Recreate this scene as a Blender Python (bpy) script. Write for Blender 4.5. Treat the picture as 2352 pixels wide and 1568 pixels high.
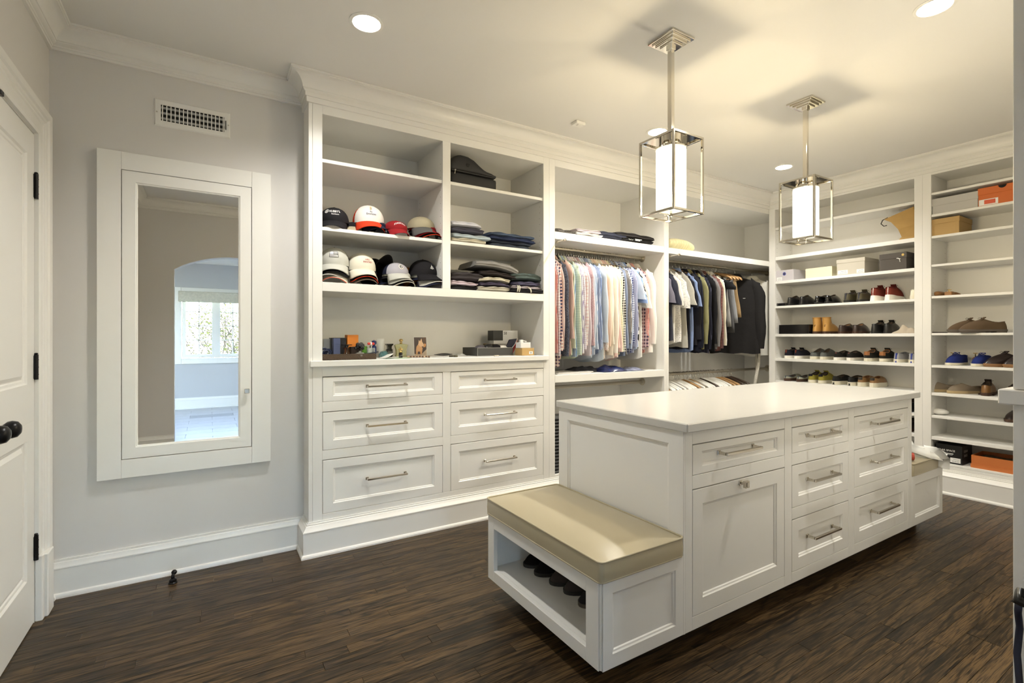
import bpy, bmesh, math, random
from mathutils import Matrix, Vector, noise
for o in list(bpy.data.objects): bpy.data.objects.remove(o, do_unlink=True)
SC = bpy.context.scene; COL = SC.collection
PI = math.pi
# ---------------------------------------------------------------- camera
FPX, YAW, HY, CXW, CYW, CH = 1132.62, 0.5511, 773.76, -5.1428, -3.0775, 1.28
cam = bpy.data.objects.new('camera', bpy.data.cameras.new('camera')); COL.objects.link(cam)
cam.location = (CXW, CYW, CH); cam.rotation_euler = (PI/2, 0, -YAW)
cam.data.sensor_width = 36; cam.data.lens = FPX/2352*36; cam.data.shift_y = -(784-HY)/2352
cam.data.clip_start = 0.02
SC.camera = cam
# ---------------------------------------------------------------- world, daylight, exposure
W = bpy.data.worlds.new('world'); SC.world = W; W.use_nodes = True
nt = W.node_tree; bg = nt.nodes['Background']
sky = nt.nodes.new('ShaderNodeTexSky'); sky.sky_type = 'NISHITA'; sky.sun_disc = False
sky.sun_elevation = math.radians(38); sky.sun_rotation = math.radians(70); sky.air_density = 1.2
nt.links.new(sky.outputs[0], bg.inputs[0]); bg.inputs[1].default_value = 2.3
def spot(name, loc, power, col, ang, blend=.6, rad=.05, tgt=None):
    d = bpy.data.lights.new(name, 'SPOT'); d.energy = power; d.color = col; d.spot_size = ang
    d.spot_blend = blend; d.shadow_soft_size = rad
    o = bpy.data.objects.new(name, d); COL.objects.link(o); o.location = loc
    return o
SC.view_settings.view_transform = 'Standard'; SC.view_settings.look = 'None'
SC.view_settings.gamma = 1; SC.view_settings.exposure = 1.38; SC.view_settings.use_curve_mapping = False

# ---------------------------------------------------------------- helpers
def ray(u, v):
    a = (u-1176)/FPX; b = -(v-HY)/FPX
    return Vector((math.sin(YAW)+a*math.cos(YAW), math.cos(YAW)-a*math.sin(YAW), b))
def at(u, v, ax, val):
    d = ray(u, v); C = Vector((CXW, CYW, CH)); return C + d*((val-C[ax])/d[ax])
def link(o, parent=None):
    COL.objects.link(o)
    if parent is not None: o.parent = parent
    return o
def thing(name, label, cat, loc=(0,0,0), rz=0, group=None, kind=None):
    o = bpy.data.objects.new(name, None); COL.objects.link(o); o.empty_display_size = .05
    o.location = loc; o.rotation_euler = (0,0,rz)
    return tag(o, label, cat, group, kind)
def tag(o, label=None, cat=None, group=None, kind=None):
    if label: o['label'] = label
    if cat: o['category'] = cat
    if group: o['group'] = group
    if kind: o['kind'] = kind
    return o
def copy_thing(src, loc, rz=None, label=None, group=None, scale=None, rot=None):
    def rec(s, par):
        c = s.copy(); COL.objects.link(c)
        if par is not None: c.parent = par
        for ch in s.children: rec(ch, c)
        return c
    r = rec(src, None); r.location = loc
    if rz is not None: r.rotation_euler = (0,0,rz)
    if rot is not None: r.rotation_euler = rot
    if label: r['label'] = label
    if group: r['group'] = group
    if scale: r.scale = scale
    return r
class MB:
    def __init__(s, M=None): s.v=[]; s.f=[]; s.M=M; s.mi=[]; s.cur=0
    def add(s, vs, fs):
        n=len(s.v)
        for p in vs:
            p=Vector(p); s.v.append(s.M@p if s.M else p)
        for f in fs: s.f.append([i+n for i in f]); s.mi.append(s.cur)
        return s
    def box(s,x0,y0,z0,x1,y1,z1):
        if x0>x1:x0,x1=x1,x0
        if y0>y1:y0,y1=y1,y0
        if z0>z1:z0,z1=z1,z0
        return s.add([(x0,y0,z0),(x1,y0,z0),(x1,y1,z0),(x0,y1,z0),(x0,y0,z1),(x1,y0,z1),(x1,y1,z1),(x0,y1,z1)],
              [(0,3,2,1),(4,5,6,7),(0,1,5,4),(1,2,6,5),(2,3,7,6),(3,0,4,7)])
    def loft(s, rings, closed=True, cap0=True, cap1=True):
        n=len(rings[0]); vs=[p for r in rings for p in r]; fs=[]
        for i in range(len(rings)-1):
            for j in range(n if closed else n-1):
                k=(j+1)%n; fs.append((i*n+j,i*n+k,(i+1)*n+k,(i+1)*n+j))
        if cap0: fs.append(tuple(range(n))[::-1])
        if cap1: fs.append(tuple((len(rings)-1)*n+j for j in range(n)))
        return s.add(vs,fs)
    def tube(s, pts, r, n=8, cap=True):
        pts=[Vector(p) for p in pts]; rings=[]; up=None
        for i,p in enumerate(pts):
            t=(pts[min(i+1,len(pts)-1)]-pts[max(i-1,0)]).normalized()
            if up is None:
                up=Vector((0,0,1)) if abs(t.z)<.9 else Vector((1,0,0))
            a=(up-t*up.dot(t)).normalized(); b=t.cross(a); up=a
            rr=r[i] if isinstance(r,(list,tuple)) else r
            rings.append([p+a*(rr*math.cos(2*PI*k/n))+b*(rr*math.sin(2*PI*k/n)) for k in range(n)])
        return s.loft(rings,True,cap,cap)
    def cyl(s, p0, p1, r, n=16): return s.tube([p0,p1], r, n)
    def lathe(s, prof, c=(0,0,0), n=20, axis='z'):
        rings=[]
        for r,h in prof:
            ring=[]
            for k in range(n):
                x,y=r*math.cos(2*PI*k/n),r*math.sin(2*PI*k/n)
                p={'z':(x,y,h),'x':(h,x,y),'y':(y,h,x)}[axis]
                ring.append((c[0]+p[0],c[1]+p[1],c[2]+p[2]))
            rings.append(ring)
        return s.loft(rings)
    def prism(s, poly, h, axis='z', off=0):
        # poly in 2D extruded along axis from off to off+h
        def P(a,b,c): return {'z':(a,b,c),'y':(a,c,b),'x':(c,a,b)}[axis]
        return s.loft([[P(a,b,off) for a,b in poly],[P(a,b,off+h) for a,b in poly]])
    def ball(s,c,r,n=12,m=8,sx=1,sy=1,sz=1):
        rings=[]
        for i in range(1,m):
            t=PI*i/m; rings.append([(c[0]+sx*r*math.sin(t)*math.cos(2*PI*k/n),c[1]+sy*r*math.sin(t)*math.sin(2*PI*k/n),c[2]-sz*r*math.cos(t)) for k in range(n)])
        return s.loft(rings)
    def build(s, name, mat, parent=None, smooth=False, bevel=0, local=False, segs=1):
        off=Vector((0,0,0))
        if parent is not None and not local:
            p=parent
            while p is not None: off=off+Vector(p.location); p=p.parent
        me=bpy.data.meshes.new(name); me.from_pydata([p-off for p in s.v],[],s.f)
        mats=mat if isinstance(mat,(list,tuple)) else [mat]
        for m in mats: me.materials.append(m)
        bm=bmesh.new(); bm.from_mesh(me); bmesh.ops.recalc_face_normals(bm,faces=bm.faces); bm.to_mesh(me); bm.free()
        if len(mats)>1:
            for i,p in enumerate(me.polygons): p.material_index=s.mi[i]
        if smooth:
            for p in me.polygons: p.use_smooth=True
        if smooth=='auto':
            me.set_sharp_from_angle(angle=math.radians(24))
        o=bpy.data.objects.new(name,me); link(o,parent)
        if bevel:
            b=o.modifiers.new('b','BEVEL'); b.width=bevel; b.segments=segs; b.limit_method='ANGLE'; b.angle_limit=math.radians(50)
        return o
def sweep(mb, path, prof, closed=False):
    # prof: list of (out,z); out = to the left-hand normal of the path direction in XY (mitred)
    P=[Vector((p[0],p[1])) for p in path]; n=len(P); rings=[]
    for i in range(n):
        d0=(P[i]-P[i-1]).normalized() if i>0 else None
        d1=(P[i+1]-P[i]).normalized() if i<n-1 else None
        if d0 is None: d0=d1
        if d1 is None: d1=d0
        n0=Vector((-d0.y,d0.x)); n1=Vector((-d1.y,d1.x)); m=(n0+n1); m=m/max(1e-6,m.dot(n1)) 
        rings.append([(P[i].x+m.x*o,P[i].y+m.y*o,z) for o,z in prof])
    return mb.loft(rings)
# ---------------------------------------------------------------- materials
MATS={}
def bsdf(name):
    m=bpy.data.materials.new(name); m.use_nodes=True
    return m,m.node_tree,m.node_tree.nodes['Principled BSDF']
def mat(name,col,rough=.5,metal=0,bump=0,bscale=80,spec=None,coat=0,var=0,vscale=6,trans=0,ior=None,emit=None,es=0,alpha=None,sheen=0):
    if name in MATS: return MATS[name]
    m,t,b=bsdf(name); N=t.nodes; L=t.links
    b.inputs['Base Color'].default_value=(*col,1); b.inputs['Roughness'].default_value=rough; b.inputs['Metallic'].default_value=metal
    if spec is not None: b.inputs['Specular IOR Level'].default_value=spec
    if coat: b.inputs['Coat Weight'].default_value=coat; b.inputs['Coat Roughness'].default_value=.08
    if trans: b.inputs['Transmission Weight'].default_value=trans
    if ior: b.inputs['IOR'].default_value=ior
    if emit: b.inputs['Emission Color'].default_value=(*emit,1); b.inputs['Emission Strength'].default_value=es
    if sheen: b.inputs['Sheen Weight'].default_value=sheen
    if var or bump:
        tc=N.new('ShaderNodeTexCoord'); nz=N.new('ShaderNodeTexNoise'); nz.inputs['Detail'].default_value=4
        L.new(tc.outputs['Object'],nz.inputs['Vector'])
        nz.inputs['Scale'].default_value=vscale if var else bscale
        if var:
            mx=N.new('ShaderNodeMix'); mx.data_type='RGBA'
            L.new(nz.outputs['Fac'],mx.inputs['Factor'])
            mx.inputs['A'].default_value=(*[c*(1-var) for c in col],1); mx.inputs['B'].default_value=(*[min(1,c*(1+var)) for c in col],1)
            L.new(mx.outputs['Result'],b.inputs['Base Color'])
        if bump:
            n2=nz
            if var:
                n2=N.new('ShaderNodeTexNoise'); n2.inputs['Scale'].default_value=bscale; L.new(tc.outputs['Object'],n2.inputs['Vector'])
            bp=N.new('ShaderNodeBump'); bp.inputs['Strength'].default_value=bump; bp.inputs['Distance'].default_value=.002
            L.new(n2.outputs['Fac'],bp.inputs['Height']); L.new(bp.outputs['Normal'],b.inputs['Normal'])
    MATS[name]=m; return m
def srgb(r,g,b):
    f=lambda c:(c/255/12.92) if c/255<=.04045 else ((c/255+.055)/1.055)**2.4
    return (f(r),f(g),f(b))
M_WHITE=mat('cabinet_paint',(.84,.832,.80),.32,bump=.02,bscale=300)
M_TRIM=mat('trim_paint',(.82,.81,.775),.35)
M_WALL=mat('wall_paint',(.70,.68,.655),.7,bump=.05,bscale=250)
M_CEIL=mat('ceiling_paint',(.78,.77,.745),.85,bump=.03,bscale=200)
M_TOP=mat('counter_quartz',(.58,.572,.545),.22,var=.02,vscale=3)
M_NICKEL=mat('polished_nickel',(.62,.58,.51),.12,1)
M_SATIN=mat('brushed_nickel',(.55,.51,.43),.38,1)
M_BLACKM=mat('black_metal',(.012,.012,.014),.3,.6)
M_MIRROR=mat('mirror_silver',(.93,.94,.93),.0,1)
M_DARK=mat('dark_gap',(.01,.01,.01),.9)
M_VINYL=mat('tan_vinyl',(.45,.395,.27),.34,bump=.06,bscale=220)
def wood_floor():
    m,t,b=bsdf('oak_floor'); N=t.nodes; L=t.links
    g=N.new('ShaderNodeNewGeometry'); oi=N.new('ShaderNodeObjectInfo')
    sep=N.new('ShaderNodeSeparateXYZ'); L.new(g.outputs['Position'],sep.inputs[0])
    def mth(op,a,bv=None):
        n=N.new('ShaderNodeMath'); n.operation=op
        for i,x in enumerate((a,bv)):
            if x is None: continue
            if isinstance(x,(int,float)): n.inputs[i].default_value=x
            else: L.new(x,n.inputs[i])
        return n.outputs[0]
    rnd=oi.outputs['Random']
    cmb=N.new('ShaderNodeCombineXYZ')
    L.new(mth('ADD',mth('MULTIPLY',sep.outputs['X'],1.0),mth('MULTIPLY',rnd,37.)),cmb.inputs[0])
    L.new(mth('MULTIPLY',sep.outputs['Y'],11.0),cmb.inputs[1]); L.new(mth('MULTIPLY',rnd,91.),cmb.inputs[2])
    n1=N.new('ShaderNodeTexNoise'); n1.inputs['Scale'].default_value=1.1; n1.inputs['Detail'].default_value=2; n1.inputs['Distortion'].default_value=.5
    L.new(cmb.outputs[0],n1.inputs['Vector'])
    # cathedral rings
    rings=mth('FRACT',mth('MULTIPLY',n1.outputs['Fac'],9.0))
    rp=N.new('ShaderNodeValToRGB'); L.new(rings,rp.inputs[0])
    e=rp.color_ramp.elements; e[0].position=0; e[0].color=(.15,.15,.15,1); e[1].position=.22; e[1].color=(1,1,1,1)
    e2=rp.color_ramp.elements.new(.9); e2.color=(.8,.8,.8,1); e3=rp.color_ramp.elements.new(1); e3.color=(.15,.15,.15,1)
    # pores
    cm2=N.new('ShaderNodeCombineXYZ'); L.new(mth('ADD',mth('MULTIPLY',sep.outputs['X'],5.),mth('MULTIPLY',rnd,51.)),cm2.inputs[0]); L.new(mth('MULTIPLY',sep.outputs['Y'],150.),cm2.inputs[1]); L.new(rnd,cm2.inputs[2])
    n2=N.new('ShaderNodeTexNoise'); n2.inputs['Scale'].default_value=2.2; n2.inputs['Detail'].default_value=3
    L.new(cm2.outputs[0],n2.inputs['Vector'])
    def mrange(x,a,b_,c,d):
        n=N.new('ShaderNodeMapRange'); L.new(x,n.inputs[0])
        for k,v in zip((1,2,3,4),(a,b_,c,d)): n.inputs[k].default_value=v
        return n.outputs[0]
    cm3=N.new('ShaderNodeCombineXYZ'); L.new(mth('ADD',mth('MULTIPLY',sep.outputs['X'],1.7),mth('MULTIPLY',rnd,77.)),cm3.inputs[0]); L.new(mth('MULTIPLY',sep.outputs['Y'],34.),cm3.inputs[1]); L.new(mth('MULTIPLY',rnd,13.),cm3.inputs[2])
    n3=N.new('ShaderNodeTexNoise'); n3.inputs['Scale'].default_value=1.6; n3.inputs['Detail'].default_value=7; n3.inputs['Roughness'].default_value=.68; n3.inputs['Distortion'].default_value=.8; L.new(cm3.outputs[0],n3.inputs['Vector'])
    fac=mth('MULTIPLY',mth('ADD',mth('MULTIPLY',rp.outputs[0],.66),.34),mrange(n2.outputs['Fac'],.36,.64,.45,1.25))
    fac=mth('MULTIPLY',fac,mrange(n3.outputs['Fac'],.36,.52,.35,1.0))
    tone=mth('ADD',mth('MULTIPLY',rnd,.55),.70)
    fac=mth('MULTIPLY',fac,tone)
    cr=N.new('ShaderNodeValToRGB'); L.new(fac,cr.inputs[0])
    e=cr.color_ramp.elements; e[0].position=.12; e[0].color=(.0028,.002,.0013,1); e[1].position=1.0; e[1].color=(.118,.073,.032,1)
    k=cr.color_ramp.elements.new(.5); k.color=(.034,.021,.0098,1)
    L.new(cr.outputs[0],b.inputs['Base Color'])
    b.inputs['Roughness'].default_value=.36; b.inputs['Specular IOR Level'].default_value=.3
    bp=N.new('ShaderNodeBump'); bp.inputs['Strength'].default_value=.12; bp.inputs['Distance'].default_value=.001
    L.new(n2.outputs['Fac'],bp.inputs['Height']); L.new(bp.outputs['Normal'],b.inputs['Normal'])
    return m
M_FLOOR=wood_floor()
# ================================================================= STRUCTURE
ZC=2.80; WY=.166; XW=-5.81; FY=-3.34   # ceiling, mirror wall plane, door wall plane, arch wall plane
def struct(name, mb, m, parent=None, label=None, **k):
    o=mb.build(name,m,parent,**k)
    if parent is None: o['kind']='structure'
    if label: o['label']=label
    return o
# ceiling with openings not needed: the lights sit just under it
struct('ceiling',MB().box(-6.0,-3.49,ZC,.62,.75,ZC+.1),M_CEIL)
struct('wall_back',MB().box(XW-.12,WY,0,-4.640,WY+.12,ZC).box(-4.76,.60,0,.62,.72,ZC).box(-4.76,WY+.12,0,-4.655,.60,ZC),M_WALL)
struct('wall_right',MB().box(.50,-3.49,0,.62,.72,ZC),M_WALL)
# left wall with double-door opening y -1.245..-.075, z 0..2.19
DY0,DY1,DZ=-1.265,-.072,2.19
struct('wall_left',MB().box(XW-.12,-3.49,0,XW,DY0,ZC).box(XW-.12,DY1,0,XW,WY+.12,ZC).box(XW-.12,DY0,DZ,XW,DY1,ZC),M_WALL)
# arch wall
AX0,AX1,AZ0,AZ1=-5.475,-4.30,2.04,2.22
def arch_wall():
    mb=MB(); t=.15
    mb.box(XW-.12,FY-t,0,AX0,FY,ZC); mb.box(AX1,FY-t,0,.62,FY,ZC)
    n=16; pts=[]
    for i in range(n+1):
        s=i/n; x=AX0+(AX1-AX0)*s; pts.append((x,AZ0+(AZ1-AZ0)*math.sin(PI*s)**.8))
    for i in range(n):
        (xa,za),(xb,zb)=pts[i],pts[i+1]
        mb.add([(xa,FY,za),(xb,FY,zb),(xb,FY,ZC),(xa,FY,ZC),(xa,FY-t,za),(xb,FY-t,zb),(xb,FY-t,ZC),(xa,FY-t,ZC)],
               [(0,1,2,3),(4,7,6,5),(0,4,5,1)])
    return mb
struct('wall_front',arch_wall(),M_WALL)
# floor: base slab + oak planks
fl=struct('floor',MB().box(XW-.12,FY-.15,-.06,.62,.75,-.012),mat('subfloor',(.02,.013,.008),.9))
fl['label']='dark stained oak strip floor'
def plank_mesh():
    c=.010; cx=.0008
    v=[(0,0,0),(1,0,0),(1,1,0),(0,1,0),(0,0,.8),(1,0,.8),(1,1,.8),(0,1,.8),(cx,c,1),(1-cx,c,1),(1-cx,1-c,1),(cx,1-c,1)]
    f=[(0,1,5,4),(1,2,6,5),(2,3,7,6),(3,0,4,7),(4,5,9,8),(5,6,10,9),(6,7,11,10),(7,4,8,11),(8,9,10,11)]
    me=bpy.data.meshes.new('plank'); me.from_pydata(v,[],f); me.materials.append(M_FLOOR); return me
def planks():
    rng=random.Random(5); w=.0572; L=[]; y=FY-.15
    while y<.62:
        x=XW-.1-rng.uniform(0,.9)
        while x<.5:
            l=rng.choice([.35,.5,.65,.8,.95,1.2,1.5])*rng.uniform(.85,1.15)
            a,b=max(x,XW-.12),min(x+l,.5)
            if b-a>.06: L.append((a,b,y,min(y+w,.6)))
            x+=l
        y+=w
    def score(p):
        mx,my=(p[0]+p[1])/2,(p[2]+p[3])/2
        dx,dy=mx-CXW,my-CYW; d=dx*math.sin(YAW)+dy*math.cos(YAW); r=dx*math.cos(YAW)-dy*math.sin(YAW)
        if d<.8 or abs(r/d)>1.15 or my>.15: return 0
        if -3.7<mx and my>-.95: return 0
        if -3.8<mx<-1 and -1.6<my: return .0001
        return (p[1]-p[0])/d**3
    L.sort(key=score,reverse=True); me=plank_mesh(); g=.0002
    for a,b,y0,y1 in L[:300]:
        o=bpy.data.objects.new('plank',me); link(o,fl)
        o.location=(a+g,y0+g,-.0125); o.scale=(b-a-2*g,y1-y0-2*g,.0125)
    mb=MB()
    for a,b,y0,y1 in L[300:]:
        mb.add([(a+g,y0+g,0),(b-g,y0+g,0),(b-g,y1-g,0),(a+g,y1-g,0),(a+g,y0+g,-.012),(b-g,y0+g,-.012),(b-g,y1-g,-.012),(a+g,y1-g,-.012)],[(0,1,2,3),(0,4,5,1),(1,5,6,2),(2,6,7,3),(3,7,4,0)])
    o=mb.build('plank_rest',M_FLOOR,fl); o['kind']='stuff'
planks()
# crown mouldings
def crown(p,z0,band):
    pr=[]
    if band: pr+=[(0,z0-.03),(.012,z0-.03),(.012,z0),(.020,z0),(.020,z0+.022)]
    else: pr+=[(0,z0),(.014,z0),(.014,z0+.012),(.018,z0+.014),(.018,z0+.022)]
    zb=z0+.026
    pr+=[(.027,zb),(.033,zb+.006),(.033,zb+.012),(.037,zb+.012)]
    n=8; a=pr[-1]; bz=ZC-.018
    for i in range(1,n+1):
        t=i/n*PI/2; pr.append((a[0]+(p-.012-a[0])*(1-math.cos(t)),a[1]+(bz-a[1])*math.sin(t)))
    pr+=[(p-.007,bz),(p-.007,bz+.006),(p,bz+.006),(p,ZC-.0005),(0,ZC-.0005)]
    return pr
PW=crown(.097,2.687,False); PC=crown(.108,2.682,True)
# walls: path direction so that the left-hand normal points into the room
struct('trim_1',sweep(MB(),[(-4.640,WY),(XW,WY),(XW,FY),(-3.34,FY)],PW),M_TRIM,label='white crown moulding over the mirror wall and door wall',smooth='auto')
struct('trim_2',sweep(MB(),[(0,-2.66),(0,0),(-4.647,0),(-4.647,WY+.01)],PC),M_TRIM,label='white stepped crown moulding over the built-in cabinets',smooth='auto')
# baseboards (path reversed order likewise)
def basep(h=.185):
    return [(0,0),(.030,0),(.030,.012),(.027,.020),(.018,.024),(.018,h-.046),(.0205,h-.044),(.0205,h-.038),(.014,h-.026),(.012,h-.014),(.008,h-.012),(.008,h),(0,h)]
struct('baseboard_back',sweep(MB(),[(-4.660,WY),(XW,WY),(XW,.120)],basep()),M_TRIM,smooth='auto')
struct('baseboard_left',sweep(MB(),[(XW,DY0-.14),(XW,FY),(AX0,FY)],basep()),M_TRIM,smooth='auto')
# ---- door wall: casing, two leaves
cas=struct('trim_3',MB(),M_TRIM,label='white moulded door casing with plinth blocks') if False else None
def casing():
    # profile across the casing width (w from inner edge), depth d out of the wall
    prof=[(0,.0),(0,.014),(.012,.018),(.016,.014),(.060,.014),(.066,.019),(.074,.019),(.080,.024),(.092,.024),(.098,.032),(.112,.036),(.122,.036),(.122,0)]
    mb=MB(); zt=DZ+.005
    pts=[((DY1+.004),.29),((DY1+.004),zt),((DY0-.004),zt),((DY0-.004),.0)]
    # ring at each corner with mitre
    rings=[]
    for (y,z),(sy,sz) in zip(pts,[(1,0),(1,1),(-1,1),(-1,0)]):
        rings.append([(XW+d,y+sy*w*1.0,z+sz*w) for w,d in prof])
    mb.loft(rings); return mb
struct('trim_3',casing(),M_TRIM,label='white moulded casing around the double door',smooth='auto')
struct('trim_4',MB().box(XW,DY1+.002,0,XW+.028,DY1+.032,.295).box(XW,DY1+.034,0,XW+.040,DY1+.130,.29),M_TRIM,label='white plinth block at the foot of the door casing',bevel=.004)
struct('trim_5',MB().box(XW-.119,DY1-.001,0,XW-.045,DY1+.02,DZ+.02).box(XW-.119,DY0-.02,0,XW-.045,DY0+.001,DZ+.02).box(XW-.119,DY0,DZ-.001,XW-.045,DY1,DZ+.02),M_TRIM,label='white door stop set into the door jamb')
def shaker(mb,x0,x1,z0,z1,fw,t=.02,steps=((0,0),(.004,.0045),(.010,.006),(.013,.0105)),fwb=None,fwt=None):
    """panel front facing -y, face at y=0"""
    fwb=fwb or fw; fwt=fwt or fw
    def rect(i,y): return [(x0+fw+i,y,z0+fwb+i),(x1-fw-i,y,z0+fwb+i),(x1-fw-i,y,z1-fwt-i),(x0+fw+i,y,z1-fwt-i)]
    R=[[(x0,t,z0),(x1,t,z0),(x1,t,z1),(x0,t,z1)],[(x0,.0012,z0),(x1,.0012,z0),(x1,.0012,z1),(x0,.0012,z1)],
       [(x0+.0012,0,z0+.0012),(x1-.0012,0,z0+.0012),(x1-.0012,0,z1-.0012),(x0+.0012,0,z1-.0012)]]
    R+=[rect(i,y) for i,y in steps]
    return mb.loft(R,True,True,True)
def door_leaf(name,ya,yb,knob_y,label,hinge):
    # faces +x at x=XW ; local frame rotate: -y face -> +x
    root=thing(name,label,'door',(XW,(ya+yb)/2,0)); root['kind']='structure'; del root['category']
    Mx=Matrix(((0,-1,0,XW),(1,0,0,0),(0,0,1,0),(0,0,0,1)))   # local x->y, local y-> -x
    st=((0,0),(.006,.008),(.016,.010),(.020,.014),(.024,.014),(.040,.006))
    # slab in three stacked panels
    zs=[(.005,.905,.22,.075),(.905,DZ-.004,.17,.11)]
    mb=MB(Mx)
    for z0,z1,b,tp in zs: shaker(mb,ya+.002,yb-.002,z0,z1,.098,.04,st,b,tp)
    mb.build('panel',M_TRIM,root,smooth='auto')
    if hinge:
        for zc in (1.956,1.145,.335):
            h=MB().cyl((XW+.006,yb+.001,zc-.056),(XW+.006,yb+.001,zc+.056),.0085,10)
            h.box(XW+.0005,yb-.014,zc-.052,XW+.003,yb+.001,zc+.052)
            for k in (-.033,0,.033): h.cyl((XW+.006,yb+.001,zc+k-.002),(XW+.006,yb+.001,zc+k+.002),.0092,10)
            h.lathe([(.004,0),(.0075,.004),(.004,.008)],(XW+.006,yb+.001,zc+.056),8)
            h.build('hinge',M_BLACKM,root,smooth='auto')
    kb=MB().lathe([(.0,0),(.032,0),(.032,.006),(.012,.010),(.011,.030),(.02,.036),(.030,.048),(.032,.060),(.028,.074),(.016,.083),(.0,.085)],(XW+.0005,knob_y,.945),20,'x')
    kb.build('knob',M_BLACKM,root,smooth=True)
    MB().box(XW-.03,knob_y-.08 if not hinge else ya+.05,DZ-.03,XW+.012,(knob_y-.06) if not hinge else ya+.075,DZ+.012).build('ball_catch',M_BLACKM,root,bevel=.002) if False else None
    return root
d1=door_leaf('door_1',-.668,DY1,-.608,'white panelled door leaf hinged beside the mirror wall',True)
d2=door_leaf('door_2',DY0,-.669,-.722,'white panelled door leaf with its hinges away from the mirror',False)
MB().box(XW-.01,-.535,DZ-.012,XW+.014,-.505,DZ+.012).build('top_catch',M_BLACKM,d1,bevel=.003)
# ---- hallway blocker behind the double door is not visible (door closed)
# ================================================================= BATH ROOM behind the arch (seen in the mirror)
BY=-7.13; BX0,BX1=-6.6,-3.2; BZ=2.74
M_BWALL=mat('bath_wall',(.52,.525,.535),.7)
def bath():
    WX0,WX1,WZ0,WZ1=-5.56,-3.44,.90,2.06
    struct('wall_bath_far',MB().box(BX0,BY-.15,0,WX0,BY,BZ).box(WX1,BY-.15,0,BX1,BY,BZ).box(WX0,BY-.15,0,WX1,BY,WZ0).box(WX0,BY-.15,WZ1,WX1,BY,BZ),M_BWALL)
    struct('wall_bath_left',MB().box(BX0-.1,BY-.15,0,BX0,FY-.15,BZ),M_BWALL)
    struct('wall_bath_right',MB().box(BX1,BY-.15,0,BX1+.1,FY-.15,BZ),M_BWALL)
    struct('ceiling_bath',MB().box(BX0-.1,BY-.15,BZ,BX1+.1,FY-.15,BZ+.1),mat('bath_ceiling',(.66,.66,.67),.8))
    f=struct('floor_bath',MB().box(BX0-.1,BY-.15,-.06,BX1+.1,FY-.15,-.008),mat('grout',(.35,.35,.35),.8))
    tm=mat('marble_tile',(.46,.46,.465),.3,var=.18,vscale=9); tg=mat('grey_tile',(.30,.30,.31),.35,var=.2,vscale=30)
    me={}
    y=FY-.152; j=0
    while y>BY+.02:
        x=BX0-(.3 if j%2 else 0)
        while x<BX1:
            a,b=max(x,BX0),min(x+.6,BX1); c=max(y-.3,BY)
            if b-a>.02:
                MB().box(a+.002,c+.002,-.012,b-.002,y-.002,0).build('tile',tg if (abs(a+5.15)<.3 and j==8) else tm,f)
            x+=.6
        y-=.3; j+=1
    struct('trim_6',sweep(MB(),[(BX0,BY),(BX1,BY)],[(0,2.60),(.012,2.60),(.012,2.625),(.09,2.715),(.1,2.74),(0,2.74)]),M_TRIM,label='white crown moulding in the bath room')
    struct('baseboard_bath',sweep(MB(),[(BX0,BY),(BX1,BY)],basep(.2)),M_TRIM)
    # window; the unseen sashes on its right are added for more daylight
    t=.10
    w=thing('window_1','white casement window with grilles in the bath room, widened out of view for daylight',None,((WX0+WX1)/2,BY,WZ0),kind='structure')
    fm=MB()
    for x0,x1,z0,z1 in [(WX0-t,WX0,WZ0-t,WZ1+t),(WX1,WX1+t,WZ0-t,WZ1+t),(WX0,WX1,WZ0-t,WZ0),(WX0,WX1,WZ1,WZ1+t)]: fm.box(x0,BY-.02,z0,x1,BY+.025,z1)
    fm.build('casing',M_TRIM,w,bevel=.005)
    xm=(WX0+WX1)/2
    gl=mat('window_glass',(.95,.97,1),.0,trans=1,ior=1.01,spec=.1)
    qx=[WX0+(WX1-WX0)*k/4 for k in range(5)]
    for a,b in [(qx[k]+.012,qx[k+1]-.012) for k in range(4)]:
        s=MB(); y0,y1=BY-.09,BY-.05; e=.055
        s.box(a,y0,WZ0+.01,a+e,y1,WZ1-.01).box(b-e,y0,WZ0+.01,b,y1,WZ1-.01).box(a+e,y0,WZ0+.01,b-e,y1,WZ0+.07).box(a+e,y0,WZ1-.07,b-e,y1,WZ1-.01)
        so=s.build('sash',M_TRIM,w)
        zA,zB=WZ0+.07,WZ1-.07
        for k in range(1,4):
            z=zA+(zB-zA)*k/4; MB().box(a+e,y0+.008,z-.009,b-e,y1-.008,z+.009).build('grille',M_TRIM,so)
        xm2=(a+b)/2; MB().box(xm2-.009,y0+.008,zA,xm2+.009,y1-.008,zB).build('grille',M_TRIM,so)
        MB().box(a+e,BY-.072,zA,b-e,BY-.068,zB).build('pane',gl,so)
        MB().box(xm2-.05,BY-.05,WZ0+.02,xm2+.05,BY-.02,WZ0+.035).box(xm2-.01,BY-.035,WZ0+.035,xm2+.002,BY-.02,WZ0+.085).build('crank',M_TRIM,so)
    for k in (1,2,3): MB().box(qx[k]-.013,BY-.1,WZ0,qx[k]+.013,BY-.04,WZ1).build('mullion',M_TRIM,w)
    v=mat('valance_fabric',(.62,.58,.47),.8,var=.25,vscale=28)
    tag(MB().box(WX0-.04,BY+.026,WZ1-.16,WX1+.04,BY+.10,WZ1+.03).build('window_valance',v,None,bevel=.01),'patterned cream fabric valance over the bath room window','valance')
    p=bpy.data.lights.new('window_portal','AREA'); p.shape='RECTANGLE'; p.size=WX1-WX0; p.size_y=WZ1-WZ0; p.cycles.is_portal=True
    po=bpy.data.objects.new('window_portal',p); COL.objects.link(po); po.location=(xm,BY-.12,(WZ0+WZ1)/2); po.rotation_euler=(-PI/2,0,0)
    # air grille on the bath ceiling
    g=MB()
    for k in range(5): g.box(-5.25+k*.08,-5.74,BZ-.006,-5.19+k*.08,-5.62,BZ-.001)
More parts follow.
